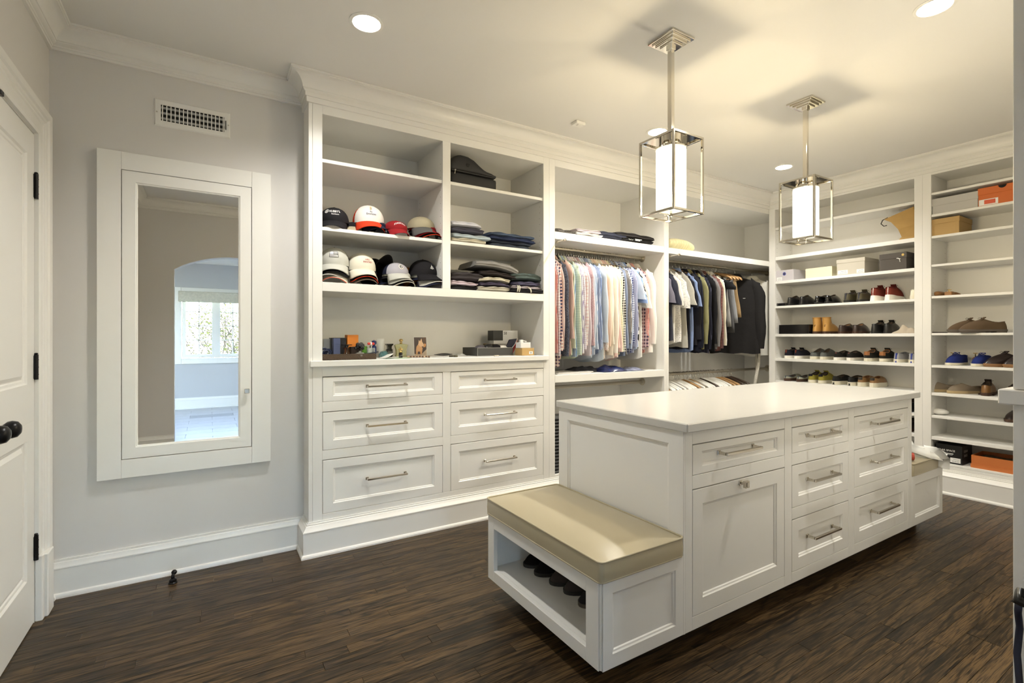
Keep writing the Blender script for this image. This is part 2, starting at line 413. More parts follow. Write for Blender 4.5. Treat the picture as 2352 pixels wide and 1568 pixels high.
    tag(g.build('ceiling_vent',M_SATIN,None),'narrow air vent in the bath room ceiling','vent')
bath()
# outdoors, seen through that window in the mirror
def outdoors():
    gm=mat('lawn',(.06,.08,.025),.9,var=.4,vscale=.3)
    struct('ground',MB().box(-60,-90,-3.3,50,-7.3,-3.2),gm)
    bk=mat('bark',(.045,.036,.024),.9); tw=mat('twig_leaf',(.10,.105,.03),.9,var=.4,vscale=2)
    rng=random.Random(3)
    def tree(x,y,h):
        root=thing('bare_tree','budding bare-branched tree outside the bath room window','tree',(x,y,-3.2),group='trees outside the bath room window')
        mb=MB(); tb=MB()
        def br(p,d,l,r,lev):
            q=p+d*l; mid=p+d*(l*.5)+Vector((rng.uniform(-1,1),rng.uniform(-1,1),rng.uniform(-.3,1)))*l*.06
            mb.tube([p,mid,q],[r,r*.8,r*.6],4 if lev>1 else 6,False)
            if lev>=5:
                for _ in range(3):
                    c=q+Vector((rng.uniform(-.3,.3),rng.uniform(-.3,.3),rng.uniform(-.3,.3)))
                    a=rng.uniform(.03,.07); tb.add([c,c+Vector((a,0,a*.6)),c+Vector((0,a,a)),c+Vector((-a,-a*.3,a))],[(0,1,2),(0,2,3)])
                return
            for k in range(3 if lev<3 else 3):
                dd=(d+Vector((rng.uniform(-1,1),rng.uniform(-1,1),rng.uniform(-.1,.7)))*.75).normalized()
                br(p+d*l*(.55+.45*rng.random()) if k else q,dd,l*rng.uniform(.68,.86),r*.62,lev+1)
        br(Vector((x,y,-3.2)),Vector((0,0,1)),h*.26,h*.014,0)
        tag(mb.build('branches',bk,root),kind='stuff'); tag(tb.build('buds',tw,root),kind='stuff')
    for i in range(13): tree(-12+i*1.5,-14.5-(i%3)*4.5,6.0+.6*(i%3))
outdoors()
# ================================================================= BUILT-IN CABINETS
X_L,X1,X2,X3,X4,X5,X6,X7=-4.647,-4.570,-3.799,-3.742,-2.969,-2.861,-1.636,-1.575
XM=-2.915; ZT=2.602; ZR=2.66; FT=.022      # opening top, top-rail top (under crown), face-frame thickness
def plinth(mb,path): return sweep(mb,path,[(0,.0),(.046,0),(.046,.010),(.042,.018),(.034,.022),(.034,.142),(.036,.144),(.036,.150),(.022,.166),(.017,.176),(.012,.178),(.012,.186),(.006,.188),(.006,.196),(0,.196)])
def pull(root,x0,x1,yf,z,M=None,r=.0055,out=.034,name='handle'):
    """square bar pull, facing -y from plane yf"""
    mb=MB(M); y=yf-out
    mb.box(x0,y-r,z-r,x1,y+r,z+r)
    for x in (x0+.006,x1-.006):
        mb.box(x-.006,y,z-.006,x+.006,yf-.004,z+.006); mb.box(x-.0095,yf-.005,z-.0095,x+.0095,yf,z+.0095)
    return mb.build(name,M_NICKEL,root,bevel=.0018)
# ---- hat cabinet
hat=thing('display_cabinet','white built-in cabinet with cap shelves above six drawers','cabinet',(X_L,0,0))
c=MB()
c.box(X_L,.0225,.02,X_L+.022,.50,ZR); c.box(X_L+.022,.490,.02,XM,.50,ZR)
c.box(-3.790,FT,1.56,-3.751,.49,ZT+.02); c.box(X4+.006,FT,.02,XM,.49,ZR)
c.box(X_L+.022,FT,ZT+.004,X4+.006,.49,ZT+.022)
c.box(X_L+.022,FT,1.5545,X4+.006,.49,1.607)
c.box(X_L+.022,.02,.19,X4+.006,.49,.21)
c.box(-3.790,FT,.20,-3.751,.49,1.10)
c.build('carcass',M_WHITE,hat)
f=MB()
f.box(X_L,0,.19,X_L+.0215,FT,ZR); f.box(X_L+.0225,0,.19,X1,FT,ZR)
f.box(X4,0,.19,XM,FT,ZR); f.box(X2,0,1.607,X3,FT,ZT); f.box(X2,0,.231,X3,FT,1.0445)
f.box(X1,0,ZT,X4,FT,ZR); f.box(X1,0,1.553,X4,FT,1.607); f.box(X1,0,1.0445,X4,FT,1.104); f.box(X1,0,.19,X4,FT,.231)
DR=[(1.0445,.8943),(.8359,.6072),(.5507,.2309)]
for a,b in ((X1,X2),(X3,X4)):
    f.box(a,0,.8359,b,FT,.8943); f.box(a,0,.5507,b,FT,.6072)
f.build('face_frame',M_WHITE,hat,bevel=.0012)
plinth(MB(),[(XM,0),(X_L,0),(X_L,WY+.006)]).build('plinth',M_WHITE,hat,smooth='auto')
for x0,x1,zz in ((X_L+.024,-3.792,(2.342,1.937)),(-3.749,X4+.004,(2.344,1.939))):
    for z in zz: MB().box(x0,.014,z-.0215,x1,.486,z).build('shelf',M_WHITE,hat,bevel=.0015)
def pins(root,xs,ys,z0,z1,ax):
    mb=MB(); z=z0
    while z<z1:
        for s in xs:
            for y in ys:
                if ax=='x': mb.cyl((s[0]-.0004*s[1],y,z),(s[0]+.0008*s[1],y,z),.0020,6)
                else: mb.cyl((y,s[0]-.0004*s[1],z),(y,s[0]+.0008*s[1],z),.0020,6)
        z+=.045
    tag(mb.build('shelf_pin_holes',M_DARK,root),kind='stuff')
pins(hat,((-3.790,-1),(X4+.006,-1)),(.06,.45),1.70,2.50,'x')
for a,b in ((X1,X2),(X3,X4)):
    for zt,zb in DR:
        g=.0026
        d=shaker(MB(),a+g,b-g,zb+g*.7,zt-g*1.6,.058,.02,fwb=.030,fwt=.026) if zt-zb<.2 else shaker(MB(),a+g,b-g,zb+g*.7,zt-g*1.6,.058,.02,fwb=.052,fwt=.052)
        o=d.build('drawer',M_WHITE,hat)
        xc=(a+b)/2; zc=zb+(zt-zb)*.54
        pull(o,xc-.128,xc+.128,-.0 if zt-zb>.2 else 0,zc)
# recessed panel plane: pulls sit on the panel, 10 mm behind the frame
tag(MB().box(X_L+.006,-.028,1.104,XM-.02,.489,1.140).build('countertop',M_WHITE,None,bevel=.003),'pale countertop over the six drawers, strewn with bottles and boxes','countertop')
# ---- hanging closets
def closet(name,label,x0,x1,xr,shelf,low,XB,xl):
    """x0..x1 face opening, xl/xr interior sides"""
    r=thing(name,label,'closet',(x0,0,0)); c=MB(); B=.557
    c.box(xl-.02,FT,.02,xl,B,ZR) ; c.box(xr,FT,.02,xr+.02,B,ZR); c.box(xl-.02,B,.02,xr+.02,B+.012,ZR)
    c.box(xl,FT,ZT+.01,xr,B,ZT+.025); c.box(xl,FT,.17,xr,B,.196)
    c.build('carcass',M_WHITE,r)
    return r
cl3=closet('hanging_closet','white open closet bay packed with shirts on a rod',XM+.001,X6,X6,None,None,None,X5-.0)
f=MB(); f.box(XM+.0005,0,.19,X5,FT,ZR); f.box(X6,0,.19,X6+.0305,FT,ZR); f.box(X5,0,ZT,X6,FT,ZR); f.box(X5,0,.19,X6,FT,.215)
f.build('face_frame',M_WHITE,cl3,bevel=.0012)
MB().box(X5,.0,2.040,X6,.555,2.098).build('shelf',M_WHITE,cl3,bevel=.002)
MB().box(X5,.0,.925,X6,.555,.984).build('shelf',M_WHITE,cl3,bevel=.002)
plinth(MB(),[(X6+.03,0),(XM,0)]).build('plinth',M_WHITE,cl3,smooth='auto')
def rod(root,xa,xb,z,y=.265,r=.0155,m=None):
    o=MB().cyl((xa,y,z),(xb,y,z),r,16).build('closet_rod',m or M_SATIN,root,smooth='auto')
    for x,s in ((xa,1),(xb,-1)):
        MB().lathe([(.0,0),(.036,0),(.036,.004*s),(.030,.008*s),(.022,.012*s),(.022,.024*s),(.0,.024*s)],(x,y,z),18,'x').build('flange',m or M_SATIN,o,smooth='auto')
    return o
RZ=2.026; RY=.265
rod(cl3,X5,X6,RZ); rod(cl3,X5,X6,.858,.265)
def valet(root,x,y0,z):
    mb=MB().cyl((x,y0+.05,z),(x,y0-.095,z),.0045,8).lathe([(.0,-.012),(.009,-.010),(.011,0),(.008,.008),(.0,.010)],(x,y0-.1,z),10,'y').lathe([(.011,-.004),(.011,.004)],(x,y0,z),10,'y')
    return mb.build('valet_rod',M_NICKEL,root,smooth='auto')
valet(cl3,X5+.016,.0,2.016+.0)
cl4=closet('hanging_closet','white open closet bay with jackets on a rod above a rod of empty hangers',X7,0,.415,None,None,None,X7)
f=MB(); f.box(X6+.0315,0,.19,X7,FT,ZR); f.box(X7,0,ZT,0,FT,ZR); f.box(X7,0,.19,0,FT,.215)
f.build('face_frame',M_WHITE,cl4,bevel=.0012)
MB().box(X7,.0,2.042,0,.022,2.095).box(X7,.022,2.042,.415,.555,2.095).build('shelf',M_WHITE,cl4)
plinth(MB(),[(0,0),(X6+.031,0)]).build('plinth',M_WHITE,cl4,smooth='auto')
rod(cl4,X7,.415,RZ+.002); rod(cl4,X7,.415,.915); valet(cl4,X7+.016,.0,2.016)
# ---- shoe shelving on the right wall: build facing -y in local frame then rotate (local x -> -y world, local y -> +x world)
MR=Matrix(((0,1,0,0),(-1,0,0,0),(0,0,1,0),(0,0,0,1)))
ZTR=2.634; SB=.335
S1=[(2.443,.024),(2.131,.036),(1.872,.028),(1.608,.024),(1.312,.028),(1.055,.028),(.817,.024),(.628,.024),(.453,.026),(.244,.018)]
S2=[(2.484,.019),(2.303,.021),(2.123,.021),(1.884,.019),(1.622,.021),(1.313,.019),(1.047,.022),(.817,.024),(.628,.022),(.453,.028),(.244,.018)]
def shoe_unit(label,u0,u1,ul,ur,SH):
    r=thing('shoe_cabinet',label,'cabinet',(0,-(u0+u1)/2,0)); c=MB(MR)
    c.box(u0-.02,FT,.02,u0,SB,ZR); c.box(u1,FT,.02,u1+.02,SB,ZR); c.box(u0-.02,SB,.02,u1+.02,SB+.012,ZR)
    c.box(u0,FT,ZTR+.004,u1,SB,ZTR+.02)
    c.build('carcass',M_WHITE,r)
    f=MB(MR); f.box(ul,0,.19,u0,FT,ZR); f.box(u1,0,.19,ur,FT,ZR); f.box(u0,0,ZTR,u1,FT,ZR); f.box(u0,0,.19,u1,FT,.224)
    f.build('face_frame',M_WHITE,r,bevel=.0012)
    for z,t in SH: MB(MR).box(u0+.001,.004,z-t,u1-.001,SB-.001,z).build('shelf',M_WHITE,r,bevel=.0015)
    plinth(MB(MR),[(ur,0),(ul,0)]).build('plinth',M_WHITE,r,smooth='auto')
    pins(r,((-u0,-1),),(.04,SB-.035),.70,2.5,'y')
    return r
shoe_unit('white shoe shelving in the corner next to the hanging jackets',.0655,1.2848,.0,1.3420,S1)
shoe_unit('white shoe shelving holding the boxes and blue boat shoes',1.400,2.62,1.3425,2.655,S2)
# ---- dresser standing on the arch wall, close to the camera
nd=thing('dresser_cabinet','tall white built-in cabinet end beside the arch','cabinet',(-3.335,-2.66,0))
NX,NY=-3.330,-2.660
MB().box(NX,FY+.001,.0,-.05,NY-.022,1.10).box(NX,FY+.001,1.141,-.05,NY-.022,ZR).build('carcass',M_WHITE,nd)
MB().box(NX,NY-.0215,.19,NX+.0215,NY,1.10).box(NX,NY-.0215,1.142,NX+.0215,NY,ZR).box(NX+.0225,NY-.0215,.19,-.05,NY,1.10).box(NX+.0225,NY-.0215,1.142,-.05,NY,ZR).build('face_frame',M_WHITE,nd,bevel=.0012)
sweep(MB(),[(NX,FY),(NX,NY),(-.05,NY)],PC).build('crown',M_TRIM,nd,smooth='auto')
tag(MB().box(NX-.012,NY-.05,1.101,-.06,NY+.027,1.141).build('countertop',M_WHITE,None,bevel=.003),'pale countertop edge on the tall cabinet beside the arch','countertop')
# ================================================================= ISLAND
isl=thing('island','white closet island with seven drawers, a tilt-out door and open bench ends','island',(-2.46,-1.35,.0))
IX0,IX1,IY0,IY1=-3.527,-1.392,-1.757,-.933; BX0_,BX1_=-3.964,-.904; IB=.09; IT=.901; BT=.405
b=MB(); t=.02
# core box (sides, back, top), hollow behind drawers
b.box(IX0+.013,IY0+FT,IB,IX0+.03,IY1,IT); b.box(IX1-.02,IY0+FT,IB,IX1,IY1,IT); b.box(IX0+.013,IY1-.02,IB,IX1,IY1,IT)
b.box(IX0+.013,IY0+FT,IB,IX1,IY1,IB+.02); b.box(IX0+.013,IY0+FT,IT-.015,IX1,IY1-.02,IT)
b.build('body',M_WHITE,isl)
f=MB(); y0,y1=IY0,IY0+FT
A=(-3.473,-2.807); Bc=(-2.747,-2.193); Cc=(-2.130,-1.446)
RZS=[(.844,.717),(.661,.453),(.398,.143)]
f.box(IX0+.0125,y0,IB,A[0],y1,IT); f.box(A[1],y0,IB,Bc[0],y1,IT); f.box(Bc[1],y0,IB,Cc[0],y1,IT); f.box(Cc[1],y0,IB,IX1,y1,IT)
for a,bb in (A,Bc,Cc):
    f.box(a,y0,.844,bb,y1,IT); f.box(a,y0,.661,bb,y1,.717); f.box(a,y0,IB,bb,y1,.143)
for a,bb in (Bc,Cc): f.box(a,y0,.398,bb,y1,.453)
f.build('face_frame',M_WHITE,isl,bevel=.0012)
g=.0026
def front(nm,a,bb,zb,zt,fw):
    return shaker(MB(Matrix.Translation((0,IY0,0))),a+g,bb-g,zb+g*.7,zt-g*1.6,fw,.02,fwb=min(fw,(zt-zb)*.23),fwt=min(fw,(zt-zb)*.23)).build(nm,M_WHITE,isl)
for a,bb in (A,Bc,Cc):
    for i,(zt,zb) in enumerate(RZS):
        if bb==A[1] and i>0: continue
        o=front('drawer',a,bb,zb,zt,.058); xc=(a+bb)/2; w=.127 if bb!=Cc[1] else .135
        pull(o,xc-w-.03*(bb==A[1]),xc+w-.03*(bb==A[1]),IY0-.001 if False else IY0+.010,zb+(zt-zb)*.56,r=.006,out=.042)
o=front('door',A[0],A[1],.143,.661,.062)
k=MB(); xk,zk=-3.153,.640
k.box(xk-.010,IY0-.004,zk-.010,xk+.010,IY0,zk+.010); k.box(xk-.005,IY0-.022,zk-.005,xk+.005,IY0-.004,zk+.005); k.box(xk-.013,IY0-.036,zk-.015,xk+.013,IY0-.020,zk+.015); k.box(xk-.008,IY0-.039,zk-.010,xk+.008,IY0-.036,zk+.010)
k.build('knob',M_NICKEL,o,bevel=.0015)
# end panel facing -x
ML=Matrix(((0,1,0,IX0),(1,0,0,0),(0,0,1,0),(0,0,0,1)))   # local x->y, local y->+x
shaker(MB(ML),IY0+.0,IY1,IB,IT,.075,.012,fwb=.2,fwt=.058).build('end_panel',M_WHITE,isl)
MRr=Matrix(((0,-1,0,IX1),(1,0,0,0),(0,0,1,0),(0,0,0,1)))
shaker(MB(MRr),IY0+.0,IY1,IB,IT,.075,-.0 if False else .012,fwb=.2,fwt=.058).build('end_panel',M_WHITE,isl) if False else None
# toe kick
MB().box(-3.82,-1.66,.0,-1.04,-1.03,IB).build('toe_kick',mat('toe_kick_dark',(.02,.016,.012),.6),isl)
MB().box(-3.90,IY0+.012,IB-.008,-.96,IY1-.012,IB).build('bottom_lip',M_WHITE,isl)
# benches
def bench(xa,xb,open_left):
    nm='bench_box'; y0,y1=IY0,IY1; s=MB(); lo,hi=(xa,xb)
    # front (facing -y) shaker, back, top, bottom
    shaker(MB(Matrix.Translation((0,y0,0))),lo+.012,hi,IB,BT,.045,.02,fwb=.05,fwt=.045).build('bench_front',M_WHITE,isl)
    s.box(lo+.022,y0+.02,IB,hi,y0+.04,BT); s.box(lo+.022,y1-.02,IB,hi,y1,BT); s.box(lo+.022,y0+.04,BT-.022,hi,y1-.02,BT); s.box(lo+.022,y0+.04,IB,hi,y1-.02,.1425)
    s.build(nm,M_WHITE,isl)
    e=MB(); x0_,x1_=(lo,lo+.022)
    e.box(x0_,y0+.012,IB,x1_,-1.676,BT); e.box(x0_,-.990,IB,x1_,y1,BT); e.box(x0_,-1.676,.347,x1_,-.990,BT); e.box(x0_,-1.676,IB,x1_,-.990,.1425)
    e.build('bench_frame',M_WHITE,isl,bevel=.0015)
    MB().box(lo+.003,y0+.003,IB+.004,lo+.0115,y0+.0115,BT-.003).build('corner_bead',M_WHITE,isl,bevel=.003)
bench(BX0_,IX0,True)
# far bench: solid front, mirrored open end
shaker(MB(Matrix.Translation((0,IY0,0))),IX1+.001,BX1_-.0,IB,BT,.05,.02,fwb=.05,fwt=.055).build('bench_front',M_WHITE,isl)
s=MB(); s.box(IX1,IY0+.02,IB,BX1_,IY0+.04,BT); s.box(IX1,IY1-.02,IB,BX1_,IY1,BT); s.box(IX1,IY0+.04,BT-.022,BX1_,IY1-.02,BT); s.box(IX1,IY0+.04,IB,BX1_,IY1-.02,.14); s.build('bench_box',M_WHITE,isl)
tag(MB().box(-3.5395,-1.7865,IT,-1.345,-.9225,.937).build('worktop',M_TOP,None,bevel=.004),'pale worktop of the closet island','worktop')
# cushions
def cushion(x0,x1,y0,y1,z0,z1,label):
    r=thing('bench_cushion',label,'cushion',((x0+x1)/2,(y0+y1)/2,z0))
    W,Dp,H=(x1-x0)/2,(y1-y0)/2,z1-z0; N=28
    def outline(s,rr):
        pts=[]; 
        for cx,cy,a0 in ((1,1,0),(-1,1,90),(-1,-1,180),(1,-1,270)):
            for k in range(6):
                a=math.radians(a0+k*18); pts.append((cx*(W*s-rr)+rr*math.cos(a),cy*(Dp*s-rr)+rr*math.sin(a)))
        return pts
    mb=MB(); prof=[(.985,.0),(1.0,.006),(1.004,H*.45),(.998,H*.9),(.994,H)]
    rings=[[(x,y,z) for x,y in outline(s,.02)] for s,z in prof]
    mb.loft(rings,True,True,False).build('boxing',M_VINYL,r,smooth='auto',local=True)
    top=MB(); G=14; vs=[];fs=[]
    for i in range(G+1):
        for j in range(G+1):
            u,v=-1+2*i/G,-1+2*j/G
            x,y=W*.992*u,Dp*.992*v
            # round the corners slightly
            if abs(u)>.9 and abs(v)>.9: x*=.99;y*=.995
            vs.append((x,y,H-.002+.026*(1-u**4)*(1-v**6)))
    for i in range(G):
        for j in range(G): fs.append((i*(G+1)+j,(i+1)*(G+1)+j,(i+1)*(G+1)+j+1,i*(G+1)+j+1))
    top.add(vs,fs).build('seat_panel',M_VINYL,r,smooth=True,local=True)
    for z,s in ((H,.996),(.004,.992)):
        o=outline(s,.02); MB().tube([(x,y,z) for x,y in o]+[(o[0][0],o[0][1],z)],.0042,6,False).build('piping',M_VINYL,r,smooth=True,local=True)
    return r
cushion(BX0_-.006,IX0-.001,IY0-.008,IY1+.012,BT+.001,.482,'tan vinyl bench cushion above the slippers')
cushion(IX1+.002,BX1_+.004,IY0-.008,IY1+.012,BT+.001,.482,'tan vinyl bench cushion with a white ribbon and wrapping on it')
# ================================================================= WALL FITTINGS
# mirror cabinet
mr=thing('mirror_cabinet','white framed wall mirror cabinet reflecting the arch and window','mirror',(-5.23,WY,.55))
fx0,fx1,fz0,fz1=-5.625,-4.833,.552,2.235; dx0,dx1,dz0,dz1=-5.528,-4.931,.647,2.144; YF=.135
f=MB(); f.box(fx0,YF,fz0,dx0,WY-.001,fz1); f.box(dx1,YF,fz0,fx1,WY-.001,fz1); f.box(dx0+.0005,YF+.0004,fz0,dx1-.0005,WY-.001,dz0); f.box(dx0+.0005,YF+.0004,dz1,dx1-.0005,WY-.001,fz1)
f.build('frame',M_WHITE,mr,bevel=.0012)
gg=.0032
mm=MB(Matrix.Translation((0,YF,0)))
e=.060
def rect(i,y): return [(dx0+gg+i,y,dz0+gg+i),(dx1-gg-i,y,dz0+gg+i),(dx1-gg-i,y,dz1-gg-i),(dx0+gg+i,y,dz1-gg-i)]
mm.loft([rect(0,.024),rect(0,.001),rect(.001,0),rect(e-.004,0),rect(e-.001,.004),rect(e+.003,.005),rect(e+.006,.010)],True,False,False)
dd=mm.build('door',M_WHITE,mr)
MB().box(dx0+gg+e-.002,YF+.0095,dz0+gg+e-.002,dx1-gg-e+.002,YF+.0115,dz1-gg-e+.002).build('mirror_glass',M_MIRROR,dd)
k=MB(); xk,zk=-4.958,.972; k.box(xk-.006,YF-.02,zk-.006,xk+.006,YF,zk+.006); k.box(xk-.013,YF-.033,zk-.013,xk+.013,YF-.018,zk+.013)
k.build('knob',M_NICKEL,dd,bevel=.002)
MB().box(dx0,WY-.004,dz0,dx1,WY-.001,dz1).build('backing',M_DARK,mr)
# vent register
vt=thing('air_vent','white wall air register above the mirror','vent',(-5.215,WY,2.41))
vx0,vx1,vz0,vz1=-5.392,-5.039,2.411,2.556; a,bq=.028,.036
f=MB(Matrix.Translation((0,WY-.008,0)))
def rc(i,j,y): return [(vx0+i,y,vz0+j),(vx1-i,y,vz0+j),(vx1-i,y,vz1-j),(vx0+i,y,vz1-j)]
f.loft([rc(0,0,.0075),rc(.006,.006,0),rc(.030,.030,.0),rc(.030,.030,.0075)],True,False,False); f.build('frame',M_TRIM,vt)
n=16
for i in range(n):
    x=vx0+.036+(vx1-vx0-.072)*i/(n-1)
    MB().box(x-.0012,WY-.007,vz0+.030,x+.0035,WY-.003,vz1-.030).build('louver',M_TRIM,vt)
for j in range(3):
    z=vz0+.030+(vz1-vz0-.060)*(j+.5)/3; MB().box(vx0+.03,WY-.003,z-.006,vx1-.03,WY-.0005,z+.006).build('damper',mat('grey_damper',(.35,.35,.34),.5),vt)
MB().box(vx0+.03,WY-.0012,vz0+.03,vx1-.03,WY-.0002,vz1-.03).build('duct',M_DARK,vt)
MB().box(vx1-.024,WY-.012,vz0+.045,vx1-.02,WY-.007,vz1-.05).build('lever',M_DARK,vt)
for x in (vx0+.012,vx1-.010): MB().lathe([(0,0),(.004,0),(.004,-.002),(0,-.002)],(x,WY-.008,(vz0+vz1)/2),8,'y').build('screw',M_SATIN,vt)
# floor door stop
ds=thing('door_stop','small black magnetic door stop on the floor by the baseboard','door stop',(-5.303,.035,0))
MB().lathe([(0,0),(.021,0),(.021,.004),(.017,.008),(.017,.020),(.010,.024),(.0,.025)],(-5.303,.035,0),16).build('base',M_BLACKM,ds,smooth='auto')
MB().tube([(-5.303,.035,.02),(-5.303,.040,.036),(-5.300,.050,.045)],.008,8).ball((-5.298,.052,.048),.013).build('head',M_BLACKM,ds,smooth=True)
# smoke sensor
sd=thing('ceiling_sensor','small white square sensor on the ceiling','sensor',(-2.909,-.35,ZC))
MB().box(-2.954,-.38,ZC-.022,-2.872,-.318,ZC-.001).build('case',M_TRIM,sd,bevel=.004)
MB().box(-2.93,-.37,ZC-.027,-2.90,-.345,ZC-.022).build('lens',M_TRIM,sd,bevel=.002)
# ---- recessed lights
M_LAMP=mat('lamp_disc',(1,1,1),.5,emit=(1,.93,.78),es=14)
WARM=(1.0,.965,.89)
def downlight(x,y,z,label,power,col=WARM,cat='ceiling light',ang=2.5):
    r=thing('recessed_light',label,'ceiling light',(x,y,z))
    MB().lathe([(.060,-.012),(.062,-.002),(.078,-.0005),(.078,-.004),(.066,-.010)],(x,y,z),28).build('trim_ring',M_TRIM,r,smooth='auto') if False else None
    rings=MB(); prof=[(.080,-.0005),(.080,-.003),(.066,-.006),(.064,-.003),(.064,-.0005)]
    rings.loft([[(x+q*math.cos(2*PI*k/28),y+q*math.sin(2*PI*k/28),z+h) for k in range(28)] for q,h in prof],True,False,False).build('trim_ring',M_TRIM,r,smooth='auto')
    MB().lathe([(0,-.004),(.0635,-.004),(.0635,-.0006),(0,-.0006)],(x,y,z),28).build('lamp',M_LAMP if col==WARM else mat('lamp_disc_cool',(1,1,1),.5,emit=(1,.96,.9),es=14),r)
    s=spot('downlight_beam',(x,y,z-.012),power,col,ang,.8,.05); s.parent=None
    return r
PWR=50
for x,y,lb in [(-4.493,-.677,'recessed ceiling light in front of the cap shelves'),(-2.315,-.532,'recessed ceiling light near the hanging shirts, behind the first pendant'),(-.768,-.595,'recessed ceiling light near the corner between the two pendants'),(-2.298,-2.163,'recessed ceiling light on the aisle side of the island')]:
    downlight(x,y,ZC,lb,PWR)
downlight(-5.13,-4.9,BZ,'recessed ceiling light in the bath room near the window',30,(.90,.94,1.0))
downlight(-4.2,-4.2,BZ,'added unseen recessed light in the bath room by the right wall',30,(.90,.94,1.0))  # extra lamp out of view, added for cool fill through the arch
# ---- pendants
M_OPAL=mat('opal_glass',(.9,.88,.8),.3,emit=(1,.86,.60),es=2.6)
def opal():
    # thin opal glass: glows by itself and lets about half of the bulb's light straight through
    m=bpy.data.materials.new('opal_glass_lit'); m.use_nodes=True; t=m.node_tree; N=t.nodes; L=t.links; N.clear()
    out=N.new('ShaderNodeOutputMaterial'); em=N.new('ShaderNodeEmission'); tr=N.new('ShaderNodeBsdfTransparent'); mx=N.new('ShaderNodeMixShader')
    em.inputs[0].default_value=(1,.90,.68,1); em.inputs[1].default_value=OPAL_E; tr.inputs[0].default_value=(1,.93,.78,1); mx.inputs[0].default_value=.80
    L.new(tr.outputs[0],mx.inputs[1]); L.new(em.outputs[0],mx.inputs[2]); L.new(mx.outputs[0],out.inputs[0]); return m
OPAL_E=.72
M_OP=opal()
M_CHROME=mat('pendant_nickel',(.72,.68,.60),.07,1)
PEND=44
def pendant(x,y,label):
    r=thing('pendant_lantern',label,'pendant light',(x,y,ZC))
    cm=MB()
    for h,z0,z1 in ((.082,.0005,.012),(.068,.012,.020),(.056,.020,.030),(.040,.030,.038)): cm.box(x-h,y-h,ZC-z1,x+h,y+h,ZC-z0)
    cm.build('canopy',M_CHROME,r,bevel=.002)
    zt,zb=2.288,1.900; s=.107; b=.0055
    MB().box(x-.0125,y-.0125,zt,x+.0125,y+.0125,ZC-.038).box(x-.017,y-.017,ZC-.052,x+.017,y+.017,ZC-.036).build('stem',M_CHROME,r,bevel=.0015)
    f=MB()
    for sx in (-1,1):
        for sy in (-1,1): f.box(x+sx*s-b,y+sy*s-b,zb+.0,x+sx*s+b,y+sy*s+b,zt)
    for z in (zb+b,zt-b):
        for k in (-1,1):
            f.box(x-s+b,y+k*s-b,z-b,x+s-b,y+k*s+b,z+b); f.box(x+k*s-b,y-s+b,z-b,x+k*s+b,y+s-b,z+b)
    f.build('frame',M_CHROME,r,bevel=.001)
    p=MB(); p.box(x-s+b,y-s+b,zt-.004,x+s-b,y+s-b,zt-.0005); p.lathe([(.0,zt-.004),(.060,zt-.004),(.060,zt-.040),(.078,zt-.042),(.078,zt-.048),(.0,zt-.048)],(x,y,0),24)
    p.build('top_plate',M_CHROME,r,smooth='auto')
    gl=MB(); n=32; rings=[]
    for q,z in [(.0,zb+.028),(.06,zb+.028),(.072,zb+.030),(.075,zb+.036),(.075,zt-.049)]:
        rings.append([(x+max(q,.001)*math.cos(2*PI*k/n),y+max(q,.001)*math.sin(2*PI*k/n),z) for k in range(n)])
    gl.loft(rings,True,False,False).build('glass_shade',M_OP,r,smooth='auto')
    bt=MB()
    for k in range(4):
        a=k*PI/2; dx,dy=math.cos(a),math.sin(a)
        if k%2==0: bt.box(min(x,x+dx*(s-b)),y-.003,zb+.002,max(x,x+dx*(s-b)),y+.003,zb+.008)
        else: bt.box(x-.003,min(y,y+dy*(s-b)),zb+.002,x+.003,max(y,y+dy*(s-b)),zb+.008)
    bt.cyl((x,y,zb-.006),(x,y,zb+.03),.006,10).ball((x,y,zb-.008),.008)
    bt.build('bottom_finial',M_CHROME,r,smooth='auto')
    MB().ball((x,y,zb+.135),.024,14,10,sz=1.3).cyl((x,y,zb+.16),(x,y,zt-.05),.010,10).build('bulb',mat('bulb_lit',(.9,.9,.85),.4,emit=(1,.90,.62),es=1.5),r,smooth=True)
    d=bpy.data.lights.new('pendant_bulb','POINT'); d.energy=PEND; d.color=(1,.88,.64); d.shadow_soft_size=.05
    lo=bpy.data.objects.new('pendant_bulb',d); COL.objects.link(lo); lo.location=(x,y,zb+.085)
    return r
pendant(-3.124,-1.350,'nickel lantern pendant over the island end nearest the slipper bench')
pendant(-1.845,-1.350,'nickel lantern pendant over the island end nearest the shoe shelving')
